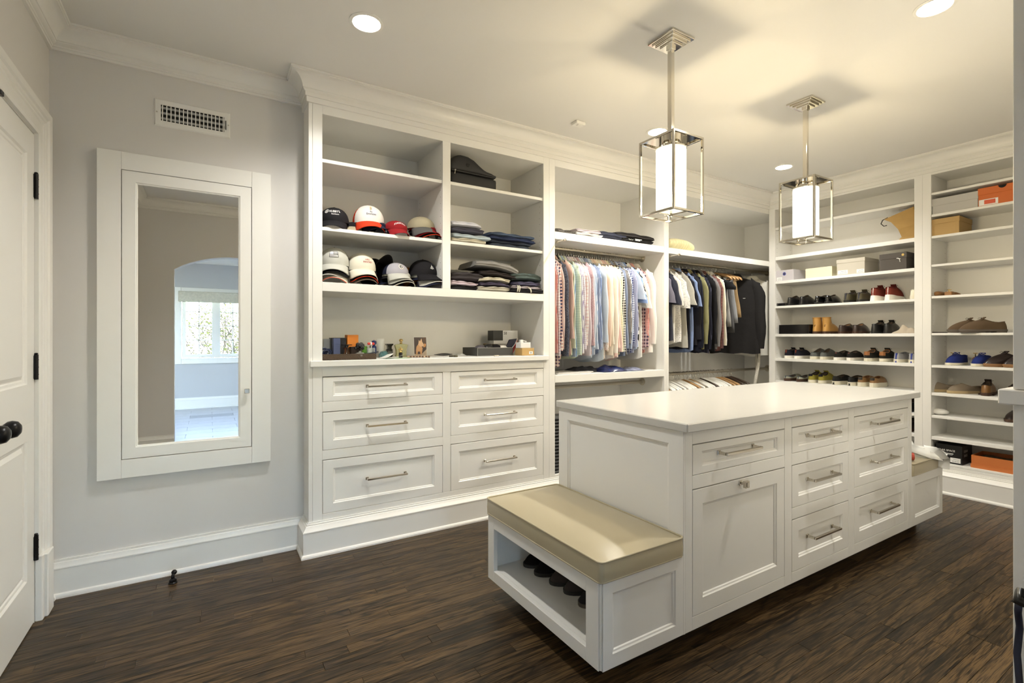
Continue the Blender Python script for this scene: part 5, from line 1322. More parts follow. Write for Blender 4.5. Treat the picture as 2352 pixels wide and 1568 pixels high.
def paper(u,v,w,d,rz,label,c,lift=0,z=CZ):
    p=P0(u,v); r=thing('paper_note',label,'paper',(p.x,p.y,z),rz); N=6; vs=[];fs=[]
    for i in range(N+1):
        for j in range(N+1):
            x,y=-w/2+w*i/N,-d/2+d*j/N; vs.append((x,y,.0012+lift*(i/N)**2*(1-.3*j/N)))
    for i in range(N):
        for j in range(N): fs.append((i*(N+1)+j,(i+1)*(N+1)+j,(i+1)*(N+1)+j+1,i*(N+1)+j+1))
    o=MB().add(vs,fs).build('sheet',mat('paper_%d_%d_%d'%c,srgb(*c),.7),r,smooth=True,local=True); o.modifiers.new('s','SOLIDIFY').thickness=.0008
paper(885,822,.10,.06,.5,'white receipt curling up beside the turquoise bottle',(228,228,222),.03)
paper(906,822,.11,.06,-.2,'white torn slip in front of the tiny crown bottle',(226,226,220),.02)
paper(925,822.5,.10,.05,.1,'pale green note under the beads',(170,214,160),.002)
paper(892,823.5,.06,.04,.3,'dark green card under the white receipts',(96,132,104),.001,CZ)
paper(1010,819.5,.13,.06,.15,'white slip under the black glasses case',(230,230,226),.004)
paper(962,821.3,.12,.05,-.1,'white paper scrap in front of the beads',(232,232,228),.003)
gc=thing('glasses_case','black folding knife-like case with a shiny tip','case',P0(1018,818),.10); R=[]
for i in range(13):
    t=i/12; x=-.075+.15*t; h=.012*(1-.55*(1-t)**2); e=max(.25,math.sin(PI*min(1,.08+t*.9)))
    R.append([(x,.016*e*math.cos(2*PI*k/10),.013+h*e*math.sin(2*PI*k/10)) for k in range(10)])
MB().loft(R).build('body',M_BLKG,gc,smooth=True,local=True)
packbag=thing('plastic_bag','crumpled clear plastic bag beside the dark tray box','bag',P0(1058,817),0); N=8; vs=[];fs=[]
for i in range(N+1):
    for j in range(N+1):
        a,b=i/N,j/N; e=math.sin(PI*a)*math.sin(PI*b); vs.append((-.05+.1*a,-.03+.06*b,.001+.024*e*(.6+.8*noise.noise(Vector((a*6,b*6,2))))))
for i in range(N):
    for j in range(N): fs.append((i*(N+1)+j,(i+1)*(N+1)+j,(i+1)*(N+1)+j+1,i*(N+1)+j+1))
MB().add(vs,fs).build('film',mat('clear_film',(.7,.7,.68),.15,trans=.3),packbag,local=True)
# dark open tray box (turned) with contents
p,s=bp(1097,817.5); dbx,dby=p.x,p.y; q=at(1175,816,1,dby+.02)
M_CHAR=mat('charcoal_card',srgb(62,62,60),.6); M_EDGE=mat('pale_edge',srgb(150,148,140),.6)
Lx=q.x-dbx; dbr=thing('tray_box','open charcoal box crammed with small accessories','box',(dbx+Lx/2,dby+.13,CZ)); hb=.060
MB().box(dbx,dby,CZ,dbx+Lx,dby+.006,CZ+hb).box(dbx,dby+.244,CZ,dbx+Lx,dby+.25,CZ+hb).box(dbx,dby+.006,CZ,dbx+.006,dby+.244,CZ+hb).box(dbx+Lx-.006,dby+.006,CZ,dbx+Lx,dby+.244,CZ+hb).box(dbx+.006,dby+.006,CZ,dbx+Lx-.006,dby+.244,CZ+.005).build('sides',M_CHAR,dbr,bevel=.001)
MB().box(dbx-.0008,dby-.0008,CZ+hb-.002,dbx+Lx+.0008,dby+.0004,CZ+hb+.0006).box(dbx-.0008,dby-.0008,CZ,dbx+.0014,dby+.0014,CZ+hb).box(dbx-.0008,dby-.0008,CZ+.0005,dbx+Lx+.0008,dby+.0002,CZ+.002).build('edge_trim',M_EDGE,dbr)
GD='accessories in the charcoal box'
def blob(name,label,cat,c,sz,m,rz=0,seed=0):
    r=thing(name,label,cat,c,rz,GD); mb=MB(); n=14;R=[]
    for i in range(1,10):
        t=PI*i/10; R.append([(sz[0]*math.sin(t)*math.cos(2*PI*k/n)*(1+.15*math.sin(3*k+seed)),sz[1]*math.sin(t)*math.sin(2*PI*k/n),sz[2]*(1-math.cos(t)))for k in range(n)])
    mb.loft(R).build('body',m,r,smooth=True,local=True); return r
zi=CZ+.0055
blob('belt_roll','rolled belt with a grey lining in the charcoal box','belt',(dbx+.05,dby+.06,zi),(.045,.04,.038),mat('belt_grey',srgb(88,84,92),.4))
blob('sunglass_case','black sunglasses case in the charcoal box','case',(dbx+.13,dby+.07,zi),(.05,.035,.042),M_BLKG,.2)
blob('black_pouch','soft black pouch in the charcoal box','pouch',(dbx+Lx*.62,dby+.07,zi),(.05,.035,.040),K_BLACK,-.1,2)
blob('white_pouch','small white pouch in the charcoal box','pouch',(dbx+Lx*.83,dby+.07,zi),(.045,.04,.036),K_WHITE,.1,1)
br=thing('hair_brush','wooden-backed brush resting on the charcoal box','brush',(dbx+Lx*.62,dby+.10,CZ+hb+.010),-.1,GD); br.rotation_euler=(0,.10,-.1)
MB().box(-.085,-.010,.0,.005,.010,.014).box(.0,-.022,-.003,.085,.022,.012).build('back',mat('brush_wood',srgb(108,92,62),.5),br,bevel=.006,local=True); MB().box(.006,-.018,-.018,.080,.018,-.003).build('bristles',mat('bristle',srgb(190,180,160),.9),br,local=True)
# stacked small boxes in the corner
y=dby+.17
pbx,pw,ph=pbox('small_box','white flat box under the marked box','box',1134,1172,790,782,CZ,.07,mat('box_white',(.75,.75,.74),.5),y=y)
zc=pbx.location.z
MB().box(-pw,-.035,-.0,pw,.035,ph).build('x',M_DARK,pbx,local=True) if False else None
# lift that white box onto plinth boxes so the pile reads as one column
pile_h=at(1134,790,1,y).z-CZ
tag(MB().box(at(1136,800,1,y).x,y+.005,CZ,at(1186,800,1,y).x,y+.07,CZ+pile_h).build('small_box',mat('box_grey',(.5,.5,.48),.6),None,bevel=.001),'grey box at the bottom of the corner pile behind the charcoal box','box')
pbx.location.z=CZ+pile_h+.0004
z50=CZ+pile_h+ph+.0008; xa,xb,xc=at(1133,770,1,y).x,at(1155,770,1,y).x,at(1189,770,1,y).x; h50=at(1133,758.5,1,y).z-at(1133,782,1,y).z
b5=thing('small_box','white box with a dark end marked 50 on the corner pile','box',((xa+xc)/2,y+.04,z50))
MB().box(xa,y,z50,xb,y+.09,z50+h50-.002).build('dark_sleeve',M_CHAR,b5,bevel=.001); MB().box(xb+.0002,y-.001,z50,xc,y+.09,z50+h50).build('box',mat('box_white',(.75,.75,.74),.5),b5,bevel=.002)
vs,fs=text_mesh('50',.030); MB().add([Vector((xb+.022+v.x,y-.0015,z50+h50*.70+v.y)) for v in vs],fs).build('number',E_BLK,b5)
po=thing('tie_pouch','navy pouch with red lining leaning on the charcoal box','pouch',(at(1178,805,1,dby+.06).x,dby+.06,CZ),0); x0=at(1163,800,1,dby+.05).x; 
MB().prism([(x0-.0,CZ+.062),(x0+.030,CZ+.120),(x0+.098,CZ+.128),(x0+.060,CZ+.055),(x0+.035,CZ+.058)],.02,'y',dby+.045).build('flap',mat('pouch_navy',srgb(36,38,56),.6),po,bevel=.003)
MB().prism([(x0+.060,CZ+.055),(x0+.098,CZ+.128),(x0+.104,CZ+.120),(x0+.085,CZ+.055),(x0+.060,CZ+.008),(x0+.050,CZ+.02)],.02,'y',dby+.05).build('lining',mat('pouch_red',srgb(176,66,66),.7),po,bevel=.003)
MB().tube([(x0+.045,dby+.044,CZ+.052),(x0+.075,dby+.044,CZ+.085),(x0+.098,dby+.044,CZ+.130)],.002,5).build('piping',E_WHITE,po)
p,s=bp(1206,816.5); kr,kw,kh=pbox('kraft_box','tan kraft box with a barcode sticker','box',1199,1227,816,799,CZ,.10,mat('kraft',srgb(184,152,98),.7))
MB().box(kw*.15,-.0508,kh*.18,kw*.75,-.0502,kh*.55).build('sticker',E_WHITE,kr,local=True); vs,fs=rects([(kw*(.28+.06*k),kh*.26,kw*(.31+.06*k),kh*.48) for k in range(6)]); MB().add([Vector((v.x,-.0512,v.y)) for v in vs],fs).build('barcode',E_BLK,kr,local=True)
wb,ww,wh=pbox('small_box','plain white box stacked on the kraft box','box',1196,1219,799,786,CZ+kh+.0005,.07,mat('box_white',(.75,.75,.74),.5),y=kr.location.y-.04)
cbn=thing('charger_cable','white charger and looped cable on the white box','cable',(wb.location.x,wb.location.y,CZ+kh+wh+.001),0)
MB().tube([(.02*math.cos(a*.5)+.006*a/4-.01,.015*math.sin(a*.5),.008+.004*math.sin(a)) for a in range(20)],.0025,6).box(-.032,-.012,0,-.008,.010,.020).build('cord',mat('cable_white',(.75,.75,.74),.4),cbn,local=True)
pm=thing('paper_bundle','bundle of papers standing in the counter corner','paper',(at(1233,805,1,.25).x,.25,CZ))
for k in range(6): MB().box(-.015+k*.005,-.03,0,-.0135+k*.005,.03,.058+.006*(k%3)).build('sheet',mat('paper_grey_green',srgb(170,168,140),.7),pm,local=True)
tag(MB().tube([P0(1140,818)+Vector((0.02*math.cos(a),.008*math.sin(a*1.7),.004+.001*a%.002)) for a in range(10)],.004,6).build('key_ring',M_SATIN,None,smooth=True),'small cluster of keys in front of the charcoal box','keys')
# ================================================================= SHOES
def outline(L,W,n=28,toe=.5,waist=.80):
    pts=[]
    for k in range(n):
        a=2*PI*k/n; c,s=math.cos(a),math.sin(a)     # a=0 toe, a=pi heel
        x=L*(.5+.5*math.copysign(abs(c)**.85,c)); t=x/L
        hw=W/2*( .74+.26*max(0,min(1,(t-.30)/.40)) if t>.30 else .74*(1-.0*t))
        if t<.45 and t>.2: hw*=(waist+ (1-waist)*abs((t-.33)/.13 if abs(t-.33)<.13 else 1))
        pts.append((x,hw*math.copysign(abs(s)**(.75 if t<.5 else .75+toe*.6),s)+.004*t))
    return pts
SHM={}
def shoe_parts(st):
    """st: dict of style; returns list of (name,mesh,matkey)"""
    key=tuple(sorted((k,v) for k,v in st.items() if not k.startswith('m_')))
    if key in SHM: return SHM[key]
    L,W=st.get('L',.29),st.get('W',.102); hs=st.get('sole',.022); hk=st.get('heel',.070); hf=st.get('instep',.085); toe=st.get('toe',.05); n=28
    o=outline(L,W,n,st.get('toeshape',.5)); res=[]
    def mesh(mb,nm,smooth='auto'):
        ob=mb.build(nm,None,None,smooth=smooth); me=ob.data; bpy.data.objects.remove(ob); return me
    # sole
    so=MB(); ex=st.get('welt',.004); cx=L/2
    def ring(off,z,spring=0): return [(cx+(x-cx)*(1+off/(L/2)),y*(1+off/(W/2)),z+spring*max(0,(x/L-.75))**2*4) for x,y in o]
    sp=st.get('spring',.012)
    if st.get('heelblock'):
        hb=[(x,y) for x,y in o if x<L*.30]; 
        so.loft([ring(ex,.010,sp),ring(ex,hs,sp)]) 
        ho=outline(L,W,n,.5); hp=[(min(x,L*.27),y*1.02) for x,y in ho]
        so.loft([[(x,y,0) for x,y in hp],[(x,y,.012) for x,y in hp]])
        ff=[(max(x,L*.48),y*.96) for x,y in ho]; so.loft([[(x,y,.0+.012*max(0,(x/L-.75))**2*4) for x,y in ff],[(x,y,.011) for x,y in ff]])
    elif st.get('runner'):
        R=[]
        for z in (0,.35,.7,1.0):
            R.append([(cx+(x-cx)*(1+(ex+(.010*(1-z)))/(L/2)),y*(1+(ex+.006*(1-z))/(W/2)),(hs+.016*max(0,1-x/L)**1.5)*z+.022*max(0,(x/L-.62))**1.5*1.6*(1)) for x,y in o])
        so.loft(R)
    else: so.loft([ring(ex-.002,0,sp),ring(ex,.004,sp),ring(ex,hs,sp)])
    res.append(('sole',mesh(so,'sole'),'m_sole'))
    # upper : loft sole outline -> opening ellipse
    ox0,ox1=L*st.get('open0',.05),L*st.get('open1',.56); ow=W*st.get('openw',.30)
    up=MB(); R=[]; NT=9
    z0=hs-.001
    for i in range(NT+1):
        t=i/NT; ringp=[]
        for k,(x,y) in enumerate(o):
            a=2*PI*k/n; c=math.cos(a); s=math.sin(a)
            qx=(ox0+ox1)/2+(ox1-ox0)/2*math.copysign(abs(c)**.8,c); qy=ow*s*(.9 if c>0 else 1.0)
            f=max(0.,min(1.,(qx-ox0)/(ox1-ox0)))
            qz=hk+(hf-hk)*f**1.5 - st.get('dip',.012)*math.sin(PI*f)
            fx=max(0,c)   # toe-ness
            zz0=z0+(sp*max(0,(x/L-.75))**2*4 if not st.get('runner') else (.016*max(0,1-x/L)**1.5+.022*max(0,(x/L-.62))**1.5*1.6))
            hc=zz0+ (toe*.9*fx+ (qz-z0)*(.62)*(1-fx))
            k1=.10+.10*fx
            P1=(x+(qx-x)*k1,y+(qy-y)*(k1 if fx<.5 else k1*.8),hc)
            b0,b1,b2=(1-t)**2,2*t*(1-t),t*t
            ringp.append((b0*x+b1*P1[0]+b2*qx,(b0*y*.985+b1*P1[1]+b2*qy),b0*zz0+b1*P1[2]+b2*qz))
        R.append(ringp)
    if st.get('boot'):
        bh=st['boot']; top=R[-1]
        for t in (.25,.5,.75,1.0): R.append([(x+(-.004*t if x<L*.3 else -.030*t),y*(1+.10*t),z+(bh-z)*t) for x,y,z in top])
    back=st.get('openback')
    up.loft(R,True,False,False)
    res.append(('upper',mesh(up,'upper',True),'m_upper'))
    # collar roll
    res.append(('collar',mesh(MB().tube([Vector(p) for p in R[-1]]+[Vector(R[-1][0])],.0032 if not st.get('runner') else .006,6,False),'collar',True),'m_collar'))
    # insole / lining
    ins=MB(); r0=R[-1] if not st.get('boot') else R[-2]; m_=[( (x-cx*.9)*.93+cx*.9,y*.86,max(hs+.006,z-.030 if not st.get('slip') else z-.014)) for x,y,z in r0]
    ins.loft([r0,m_],True,False,True); res.append(('lining',mesh(ins,'lining',True),'m_lining'))
    if st.get('laces'):
        la=MB(); 
        for j in range(st['laces']):
            xx=ox1+(.010+.014*j); f=j/max(1,st['laces']-1)
            zz=hf-.010-.014*j*.62+(.002)
            wv=.020
            la.tube([(xx,-wv,zz-.006),(xx+.002,-.008,zz+.004),(xx+.002,.008,zz+.004),(xx,wv,zz-.006)],.0020,5)
        x0=ox1+.004
        la.tube([(x0,0,hf+.002),(x0+.01,.012,hf+.014),(x0+.012,.026,hf+.006),(x0+.004,.012,hf-.002)],.0016,5)
        la.tube([(x0,0,hf+.002),(x0+.012,-.014,hf+.012),(x0+.014,-.028,hf+.002),(x0+.004,-.012,hf-.002)],.0016,5)
        res.append(('laces',mesh(la,'laces',True),'m_laces'))
        tg=MB(); R2=[]
        for t in (0,.5,1): R2.append([(ox1+.05-.062*t,-.018-.003*t,hf-.036+.052*t),(ox1+.05-.062*t,.018+.003*t,hf-.036+.052*t),(ox1+.046-.062*t,.018+.003*t,hf-.040+.052*t),(ox1+.046-.062*t,-.018-.003*t,hf-.040+.052*t)])
        tg.loft(R2); res.append(('tongue',mesh(tg,'tongue'),'m_tongue'))
    if st.get('heeltab'):
        ht=MB(); w=st['heeltab']; R2=[]
        for z in [hs+ (hk-hs)*q for q in (st.get('tab0',.55),.75,1.03)]:
            q=(z-hs)/(hk-hs); xx=.0+L*.012*q*(1.6)-.003; R2.append([(xx+.006+(.014 if abs(yy)==w else 0),yy*(1-.1*q),z) for yy in (-w,-w*.5,0,w*.5,w)])
        R2=[[(p[0]-.004,p[1],p[2]) for p in r] for r in R2]
        ht.loft(R2,False,False,False); res.append(('heel_tab',mesh(ht,'heel_tab'),'m_tab'))
    SHM[key]=res; return res
def shoe(label,loc,rz,st,group,flip=False,name='shoe',roll=0):
    r=thing(name,label,'shoe',loc,rz,group)
    if flip: r.scale=(1,-1,1)
    d=st['m_upper']
    for nm,me,mk in shoe_parts(st):
        o=bpy.data.objects.new(nm,me); link(o,r)
        if not len(me.materials): me.materials.append(None)
        o.material_slots[0].link='OBJECT'
        o.material_slots[0].material=st.get(mk) or {'m_collar':d,'m_lining':M_LINE,'m_laces':M_LACE,'m_tongue':d,'m_tab':d}.get(mk,d)
    return r
def lea(nm,c,rough=.35,**k): return mat('leather_'+nm,srgb(*c),rough,bump=.08,bscale=120,**k)
def can(nm,c): return mat('canvas_'+nm,srgb(*c),.9,bump=.3,bscale=400,spec=.15)
M_LINE=mat('shoe_lining',srgb(70,58,48),.8); M_LACE=mat('lace_black',(.02,.02,.02),.8); L_WHITE=mat('lace_white',srgb(220,216,200),.8)
S_BLK=mat('sole_black',(.016,.016,.016),.5); S_WHT=mat('sole_white',srgb(222,216,196),.6); S_GUM=mat('sole_brown',srgb(70,46,32),.5); S_GRY=mat('sole_grey',srgb(92,84,76),.6); S_ESP=mat('sole_rope',srgb(176,156,118),.9,bump=.6,bscale=260); S_PURE=mat('sole_foam',srgb(236,232,222),.6)
DRESS=dict(sole=.024,heelblock=1,heel=.086,instep=.108,toe=.060,L=.295,W=.098,open1=.50,welt=.004)
LOAF=dict(sole=.022,heelblock=1,heel=.080,instep=.096,toe=.060,L=.290,W=.098,open1=.62,openw=.32,slip=1)
SNK=dict(sole=.030,heel=.088,instep=.108,toe=.070,L=.292,W=.104,open1=.48,laces=4,spring=.006,welt=.003)
SLIP=dict(sole=.028,heel=.080,instep=.090,toe=.064,L=.285,W=.102,open1=.60,openw=.33,spring=.004,welt=.003)
RUN=dict(runner=1,sole=.036,heel=.118,instep=.136,toe=.074,L=.305,W=.104,open1=.46,laces=5,welt=.003)
BOOT=dict(sole=.024,heelblock=1,heel=.090,instep=.108,toe=.066,L=.290,W=.100,open1=.44,boot=.162,openw=.36,dip=0,heeltab=.012,tab0=.9)
ESPA=dict(sole=.022,heel=.058,instep=.080,toe=.052,L=.280,W=.100,open1=.62,spring=.0,openw=.33,slip=1)
def pair(words,us,z,st,group,rz=0,x=.035,name='shoe',jit=(.0,.0)):
    for i,u in enumerate(us):
        v=HY-(z-CH)*FPX/4.7
        p=at(u,v,0,x+.02); lb='%s of a pair'%words
        shoe(words,(x+(.010 if i else 0),p.y,z+.0008),rz+(.05 if i else -.04)+jit[i],st,group,flip=bool(i),name=name)
GP=lambda s:'pair of '+s
def S(base,**k): d=dict(base); d.update(k); return d
zr=1.608
pair('plain black oxford shoe at the closet end of its shelf',(1813,1840),zr,S(DRESS,laces=0,m_upper=lea('black',(30,29,29),.28),m_sole=S_BLK),GP('plain black oxfords'))
pair('glossy black patent loafer',(1876,1899),zr,S(LOAF,m_upper=lea('patent',(14,14,15),.06,coat=.8),m_sole=S_BLK),GP('patent loafers'))
pair('olive and black leather walking shoe',(1944,1973),zr,S(SNK,sole=.024,heeltab=.012,tab0=.1,laces=3,m_tab=lea('slate',(58,58,66),.3),m_collar=lea('slate',(58,58,66),.3),m_upper=lea('olive',(84,78,58),.5),m_sole=S_BLK),GP('walking shoes'))
pair('dark red running shoe with a thick white foam sole',(2007,2040),zr,S(RUN,heeltab=.005,tab0=.2,m_tab=mat('reflective',(.7,.68,.64),.3),m_upper=can('red',(122,56,46)),m_collar=can('red_dark',(92,36,32)),m_lining=can('red_dark',(92,36,32)),m_sole=S_PURE,m_tongue=can('red_dark',(92,36,32)),m_laces=mat('lace_maroon',srgb(60,26,24),.8)),GP('red running shoes'))
pair('white shoe showing only its heel beside the shelf stile',(2098,),zr,S(SLIP,m_upper=can('white',(226,220,200)),m_sole=S_WHT),GP('white shoes'))
zr=1.312
pair('tan leather chelsea boot',(1872,1894),zr,S(BOOT,m_upper=lea('tan',(186,140,74),.42),m_sole=S_GUM,m_tab=lea('tan2',(160,120,66),.5),m_lining=M_LINE),GP('chelsea boots'),name='boot')
pair('dark brown slip-on dress shoe',(1931,1963),zr,S(LOAF,m_upper=lea('espresso',(56,44,40),.35),m_sole=S_GUM,m_lining=mat('lining_tan',srgb(160,124,92),.8)),GP('dark brown slip-ons'))
pair('black lace-up derby with a brass-knobbed shoe tree',(2007,2035),zr,S(DRESS,laces=3,m_upper=lea('black2',(36,35,34),.35),m_sole=S_BLK),GP('black derbies'))
zr=1.055
pair('navy high-backed sneaker with an orange tag',(1807,1828),zr,S(SNK,heel=.090,instep=.098,heeltab=.008,tab0=.5,m_tab=can('navy_t',(120,58,40)),m_upper=can('navyblk',(34,34,42)),m_sole=S_PURE),GP('navy sneakers'))
pair('washed grey canvas sneaker',(1866,1888),zr,S(SNK,laces=0,open1=.56,heel=.070,m_upper=can('grey',(96,98,96)),m_sole=S_WHT),GP('grey canvas sneakers'))
pair('black suede slip-on with a brown heel loop',(1921,1950),zr,S(SLIP,heel=.076,heeltab=.008,tab0=.75,m_tab=lea('loop',(104,62,54),.5),m_upper=can('suedeblack',(38,36,34)),m_sole=S_PURE),GP('black suede slip-ons'))
pair('black sneaker with a cognac heel and white cupsole',(1991,2026),zr,S(SNK,laces=3,heeltab=.026,tab0=.45,m_tab=lea('cognac',(150,98,56),.4),m_collar=lea('cognac',(150,98,56),.4),m_upper=can('blk',(44,43,40)),m_sole=S_WHT),GP('cognac-heeled sneakers'))
pair('heather grey sneaker with a blue heel badge',(2060,2094),zr,S(SLIP,heeltab=.010,tab0=-.75,m_tab=mat('blue_badge',(.02,.04,.25),.4),m_upper=can('heather',(150,150,152)),m_sole=S_WHT,m_lining=can('heather_d',(90,90,92))),GP('grey blue-badged sneakers'))
zr=.817
pair('navy and stone low slip-on',(1806,1834),zr,S(SLIP,heel=.052,instep=.060,heeltab=.006,tab0=.0,m_tab=can('slate',(66,74,82)),m_collar=can('slate',(66,74,82)),m_upper=can('stone',(150,150,136)),m_sole=S_GUM),GP('low slip-ons'))
pair('mustard skate shoe with black heel patch',(1862,1884),zr,S(SNK,heel=.086,heeltab=.022,tab0=.68,m_tab=can('vblack',(34,34,38)),m_collar=can('vblack',(34,34,38)),m_upper=can('mustard',(150,140,62)),m_sole=S_WHT,m_laces=L_WHITE),GP('mustard skate shoes'))
pair('black canvas mule sneaker with a white sole',(1917,1952),zr,S(SLIP,m_upper=can('blk2',(38,37,36)),m_sole=S_WHT,sole=.034,heeltab=.013,tab0=-.70,m_tab=S_BLK),GP('black white-soled sneakers'),rz=-.05)
pair('brown leather sneaker with a chunky cream sole',(1976,2003),zr,S(SLIP,sole=.040,heel=.086,instep=.096,heeltab=.020,tab0=.5,m_tab=lea('darkbrown',(52,48,44),.4),m_upper=lea('brown',(138,104,66),.5),m_sole=S_WHT,m_lining=mat('lining_brown',srgb(92,58,34),.8)),GP('brown cream-soled sneakers'))
zr=.628
pair('dark shoe seen through the gap beside the island',(2084,2110),zr,S(DRESS,m_upper=lea('black',(30,29,29),.28),m_sole=S_BLK),GP('dark shoes beside the island'))
zr=.453
pair('brown shoe seen low through the gap beside the island',(2082,2108),zr,S(DRESS,m_upper=lea('espresso',(56,44,40),.35),m_sole=S_GUM),GP('low brown shoes beside the island'))
# ---- second shelving unit
def place(words,u,v,z,rz,st,group,flip=False,x=.05,name='shoe'):
    p=at(u,v,2,z) if abs(v-HY)>25 else at(u,v,0,x); shoe(words,(x if x is not None else p.x,p.y,z+.0008),rz,st,group,flip,name)
def yb2(u): return at(u,700,0,.12).y
SU=S(DRESS,laces=4,m_upper=mat('suede_brown',srgb(92,74,54),.9,bump=.3,bscale=300),m_sole=S_GRY,m_laces=mat('lace_brown',srgb(60,48,36),.8),m_lining=M_LINE,sole=.026)
shoe('brown suede wingtip standing in front on its shelf',(.150,yb2(2318)+.02,1.3138),2.20,SU,GP('brown suede wingtips'))
shoe('brown suede wingtip standing behind the other wingtip',(.230,yb2(2262)-.015,1.3138),2.30,SU,GP('brown suede wingtips'),True)
BL=S(SLIP,sole=.020,laces=3,open1=.52,m_upper=can('royal',(38,50,112)),m_sole=S_WHT,m_laces=L_WHITE,m_lining=can('navyd',(32,34,60)))
def toes_out(words,u,z,st,grp,flip,xt=.03,rz=PI): 
    L=st.get('L',.29); y=at(u,HY-(z-CH)*FPX/4.3,0,xt).y; shoe(words,(xt+L,y,z+.0008),rz,st,grp,flip)
toes_out('royal blue boat shoe with a white lace hanging down',2188,1.047,BL,GP('royal blue boat shoes'),False,rz=PI-.12)
toes_out('royal blue boat shoe with a tied white lace',2240,1.047,BL,GP('royal blue boat shoes'),True,rz=PI+.02)
for i,u in enumerate((2188,2240)):
    y=at(u,830,0,.25).y; k=thing('shoe_tree','brass-knobbed wooden shoe tree in the blue boat shoe','shoe tree',(.255,y,1.047+.05),0,'shoe trees in the blue boat shoes'); MB().cyl((0,0,-.02),(0,0,.045),.004,8).lathe([(0,.045),(.016,.047),(.016,.052),(0,.054)],(0,0,0),12).build('knob',M_GOLD,k,smooth='auto',local=True); MB().ball((0,0,.0),.022,10,8,1.4,.9,.9).build('heel_block',mat('cedar',srgb(150,108,66),.6),k,smooth=True,local=True)
DB=S(DRESS,laces=4,m_upper=lea('darkbrown2',(44,34,32),.3),m_sole=mat('sole_tan',srgb(150,112,74),.5))
shoe('dark brown dress shoe angled out beside the boat shoes',(.26,yb2(2345),1.0478),2.45,DB,GP('dark brown dress shoes'))
shoe('dark brown dress shoe nearest the cabinet end',(.25,yb2(2345)-.11,1.0478),2.5,DB,GP('dark brown dress shoes'),True)
EP=S(ESPA,m_upper=can('taupe',(128,116,100)),m_sole=S_ESP,m_lining=can('grey_d',(74,70,66)))
shoe('taupe espadrille lying askew at the stile',(.26,yb2(2210)+.05,.8178),PI-.75,EP,GP('taupe espadrilles'))
shoe('taupe espadrille next to the brown brogue',(.28,yb2(2246)+.015,.8178),PI-.55,EP,GP('taupe espadrilles'),True)
BR=S(DRESS,laces=3,m_upper=lea('chestnut',(128,92,52),.3),m_sole=S_GUM,m_collar=lea('dark3',(48,38,32),.4),m_tongue=lea('dark3',(48,38,32),.4))
shoe('chestnut brogue with its heel to the room',(.05,at(2262,900,0,.05).y,.8178),.12,BR,GP('chestnut brogues'))
shoe('chestnut brogue partly behind the near cabinet',(.05,at(2322,900,0,.05).y,.8178),-.02,BR,GP('chestnut brogues'),True)
shoe('dark brown mule standing alone on the low shelf behind the near cabinet',(.06+.28,at(2326,965,0,.06).y,.6288),PI-.1,S(ESPA,m_upper=lea('darkbrown2',(44,34,32),.3),m_sole=S_GUM),'lone dark mule')
# shoe trees on the empty shelf
ce=mat('cedar',srgb(150,108,66),.6)
for i,(u,lb) in enumerate(((2152,'round-ended cedar shoe tree block'),(2180,'cedar shoe tree with a brass knob'))):
    y=at(u,660,0,.08).y; r=thing('shoe_tree',lb+' on the bare shelf','shoe tree',(.06,y,1.6222)); R=[]
    if i==0:
        for x,w,h in ((0,.012,.022),(.01,.024,.036),(.04,.030,.042),(.09,.032,.044),(.14,.028,.038),(.16,.012,.022)): R.append([(x,w*math.cos(2*PI*k/14),.022+h*.5*math.sin(2*PI*k/14)) for k in range(14)])
        MB().loft(R).build('block',ce,r,smooth=True,local=True)
    else:
        MB().box(0,-.026,0,.055,.026,.034).build('heel_block',ce,r,bevel=.006,local=True); MB().cyl((.02,0,.034),(.02,0,.044),.005,8).lathe([(0,.044),(.016,.046),(.016,.050),(0,.052)],(.02,0,0),12).build('knob',M_GOLD,r,smooth='auto',local=True)
        for x,w,h in ((.07,.022,.026),(.12,.030,.036),(.18,.030,.030),(.24,.014,.012)): R.append([(x,w*math.cos(2*PI*k/14),h*.5+h*.5*math.sin(2*PI*k/14)) for k in range(14)])
        MB().loft(R).build('toe_block',ce,r,smooth=True,local=True)
# white plastic-wrapped bundle, black wallet
wp=thing('wrapped_bundle','white plastic-wrapped bundle at the stile on the low shelf','bundle',(.09,at(2156,950,0,.09).y,.6285)); R=[]
for i in range(1,10):
    t=PI*i/10; R.append([(.045*math.sin(t)*math.cos(2*PI*k/12)*(1+.1*math.sin(5*k+i)),-.07*math.cos(t),.026+.026*math.sin(t)*math.sin(2*PI*k/12)*(1+.12*math.sin(3*k+2*i))) for k in range(12)])
MB().loft(R).build('wrap',mat('white_plastic',(.72,.71,.68),.25),wp,smooth=True,local=True)
tag(MB().box(.02,at(2168,768,0,.03).y,1.3135,.12,at(2141,768,0,.03).y,1.322).build('wallet',lea('walnut',(40,24,24),.4),None,bevel=.003),'flat black wallet beside the suede wingtips','wallet')
